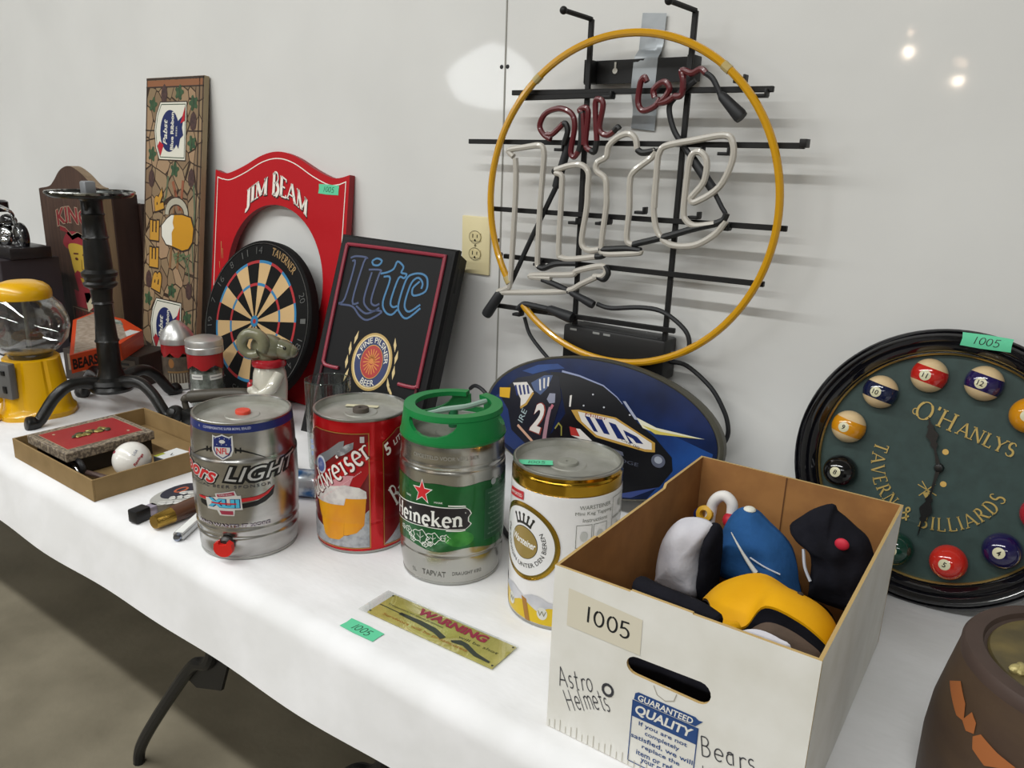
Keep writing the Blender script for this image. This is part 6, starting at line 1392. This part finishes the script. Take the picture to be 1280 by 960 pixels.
# the carton lies on a lower dark carton; its end is cut to a point
ZB, ZT = .0975, .146
A1, A2, TIP, B2, B1, LL = [Vector((a, b, T + ZT)) for a, b in ((-2.100, -.512), (-2.137, -.354), (-2.257, -.222), (-2.445, -.176), (-2.62, -.182), (-2.540, -.290))]
top = [A1, A2, TIP, B2, B1, LL]; n_ = len(top); dn = [v - Vector((0, 0, ZT - ZB)) for v in top]; C1, C2 = dn[0], dn[1]
m = MB(); m.add([tuple(v) for v in top + dn], [tuple(range(n_)), tuple(reversed(range(n_, 2 * n_)))] + [(i, (i + 1) % n_, n_ + (i + 1) % n_, n_ + i) for i in range(n_)], DKG); m.build('carton', OBX, smooth=0)
def pm(z): return lambda u, v, l: (u, v, T + z + .0005 + l * .0003)
def inset(P, k):
    c = sum((v for v in P), Vector()) / len(P); return [((v - c) * k + c)[:2] for v in P]
p = Print(pm(ZT)); p.poly([v[:2] for v in top], ORG, 0)
p.poly([(-2.112, -.495), (-2.150, -.372), (-2.205, -.300), (-2.430, -.195), (-2.600, -.195), (-2.530, -.283)], GRY, 1)
p.poly([(-2.205, -.300), (-2.270, -.270), (-2.285, -.245), (-2.240, -.240)], M('#cfd2d0', .4), 2); p.poly([(-2.36, -.225), (-2.42, -.20), (-2.52, -.20), (-2.44, -.24)], M('#a9b0a8', .4, noise=('#5a6a60', 60, .4, .6)), 2)
p.build('window_face', OBX, smooth=0, label='clear window face with orange border')
def fmap(P, Q):
    d = (Q - P); nn = Vector((d.y, -d.x, 0)).normalized()
    return lambda u, v, l: tuple(P.lerp(Q, u) + Vector((0, 0, -(ZT - ZB) * (1 - v))) + nn * (.0005 + l * .0003))
p = Print(fmap(A1, A2)); p.rect(0, 0, 1, 1, M('#c2451f', .4), 0); p.text('BEARS', .275, .48, .60, M('#1b1512', .5), w=.48, layer=1, bold=.04)
p.build('printed_front', OBX, smooth=0, label='orange side with black team lettering')
p = Print(fmap(A2, TIP)); p.rect(0, 0, 1, 1, M('#c2451f', .4), 0); p.stroke([(.1, .7), (.9, .7)], .05, M('#d0673c', .5), 1); p.build('printed_end', OBX, smooth=0, label='orange end of the box')
DC2 = thing('dark_carton', 'low dark brown carton under the orange window box', 'carton', (-2.30, -.285, T + .0005), .35)
MB().box((0, 0, .0475), (.27, .13, .095), M('#2c2420', .6, noise=('#3d322a', 20, .3, .7)), .002).build('carton_body', DC2, smooth=0)
p = Print(face_map(-.065)); p.rect(-.12, .03, .12, .08, M('#6d6152', .5), 0)
for i in range(3): p.rect(.03, .036 + i * .014, .10, .043 + i * .014, M('#1b1512', .5), 1)
p.build('carton_print', DC2, smooth=0)

# ------------------------------------------------------------------ shiny figures at the far left
CHR = M('#c4c6c8', .12, 1.0); BKG = M('#0e0d12', .15, coat=.6)
FG = thing('chrome_model_motorcycle', 'shiny chrome and black model vehicle on black plinth at far left', 'model', (-2.86, -.31, T + .323))
FG.scale = (.78, .9, .9)
m = MB(); m.box((.0, 0, .0205), (.36, .14, .04), M('#1d1a1c', .3), .004); m.build('plinth', FG)
for x in (-.115, .11):
    m = MB(); m.tube([(x + .042 * cos(a), 0, .07 + .042 * sin(a)) for a in [2 * pi * i / 28 for i in range(28)]], .012, BKG, 10, True); m.build('wheel', FG)
    m = MB(); m.lathe([(0, -.008), (.014, -.008), (.030, -.004), (.030, .004), (.014, .008), (0, .008)], CHR, 20, (x, 0, .07), RX(pi / 2)); m.build('hub', FG, label='chrome hub')
m = MB(); m.sphere((-.01, 0, .075), (.045, .03, .032), CHR, 20, 12); m.sphere((.02, -.02, .055), (.03, .02, .02), CHR, 16, 10); m.sphere((-.04, -.02, .06), (.022, .018, .022), CHR, 16, 10); m.build('engine', FG, label='chrome engine')
m = MB(); m.sphere((.01, 0, .125), (.055, .024, .022), BKG, 22, 12); m.sphere((-.07, 0, .115), (.045, .022, .014), BKG, 20, 10); m.build('tank_and_seat', FG)
m = MB(); m.tube(catmull([(.055, 0, .13), (.10, -.02, .16), (.09, -.06, .185)], 5), .006, CHR, 8); m.tube(catmull([(.055, 0, .13), (.075, 0, .11), (.115, -.012, .07)], 5), .008, CHR, 8); m.build('handlebar_and_fork', FG, label='chrome fork')
m = MB(); m.tube(catmull([(-.02, -.03, .05), (-.08, -.035, .045), (-.15, -.04, .06)], 5), .011, CHR, 10); m.build('exhaust_pipe', FG, label='chrome pipe')
m = MB(); m.lathe([(0, .15), (.03, .15), (.032, .16), (.032, .185), (.022, .192), (0, .193)], BKG, 24, (-.09, .01, 0)); m.build('black_cap', FG)
FB = thing('picture_carton', 'dark carton with white edges and red picture under the chrome model', 'carton', (-2.865, -.31, T + .0005))
m = MB(); m.box((0, 0, .161), (.265, .18, .322), M('#2a2328', .6), .003); m.build('carton_body', FB, smooth=0)
p = Print(lambda u, v, l: (u * .66, -.0903 - l * .00025, v + .058)); W2 = M('#c9c6cc', .5)
p.poly([(-.13, .235), (-.115, .262), (.0, .252), (.195, .262), (.195, .248), (.0, .238), (-.105, .246), (-.10, .19), (-.115, .17)], W2, 1); p.poly([(-.12, .24), (-.09, .17), (-.10, .10), (-.17, .10), (-.17, .24)], M('#5c1a34', .5), 0); p.rect(-.06, .15, .06, .22, M('#7a2a24', .5), 0); p.stroke([(-.06, .15), (.06, .15), (.06, .22), (-.06, .22), (-.06, .15)], .004, M('#b9a77c', .5), 2)
p.build('carton_print', FB, smooth=0, label='white edges and small red picture')
DJ = thing('dark_carton', 'dark brown carton at the left picture edge beside the chrome model', 'carton', (-3.118, -.36, T + .0005), .05)
m = MB(); m.box((0, 0, .152), (.22, .2, .304), M('#2c2420', .6, noise=('#3d322a', 20, .3, .7)), .004); m.build('carton_body', DJ, smooth=0)
p = Print(face_map(-.10)); p.ell(0, .2, .06, .04, M('#4d4038', .5), 1, 24); p.stroke([(-.09, .26), (.09, .26)], .006, M('#6b5c4a', .5), 1); p.build('carton_print', DJ, smooth=0)
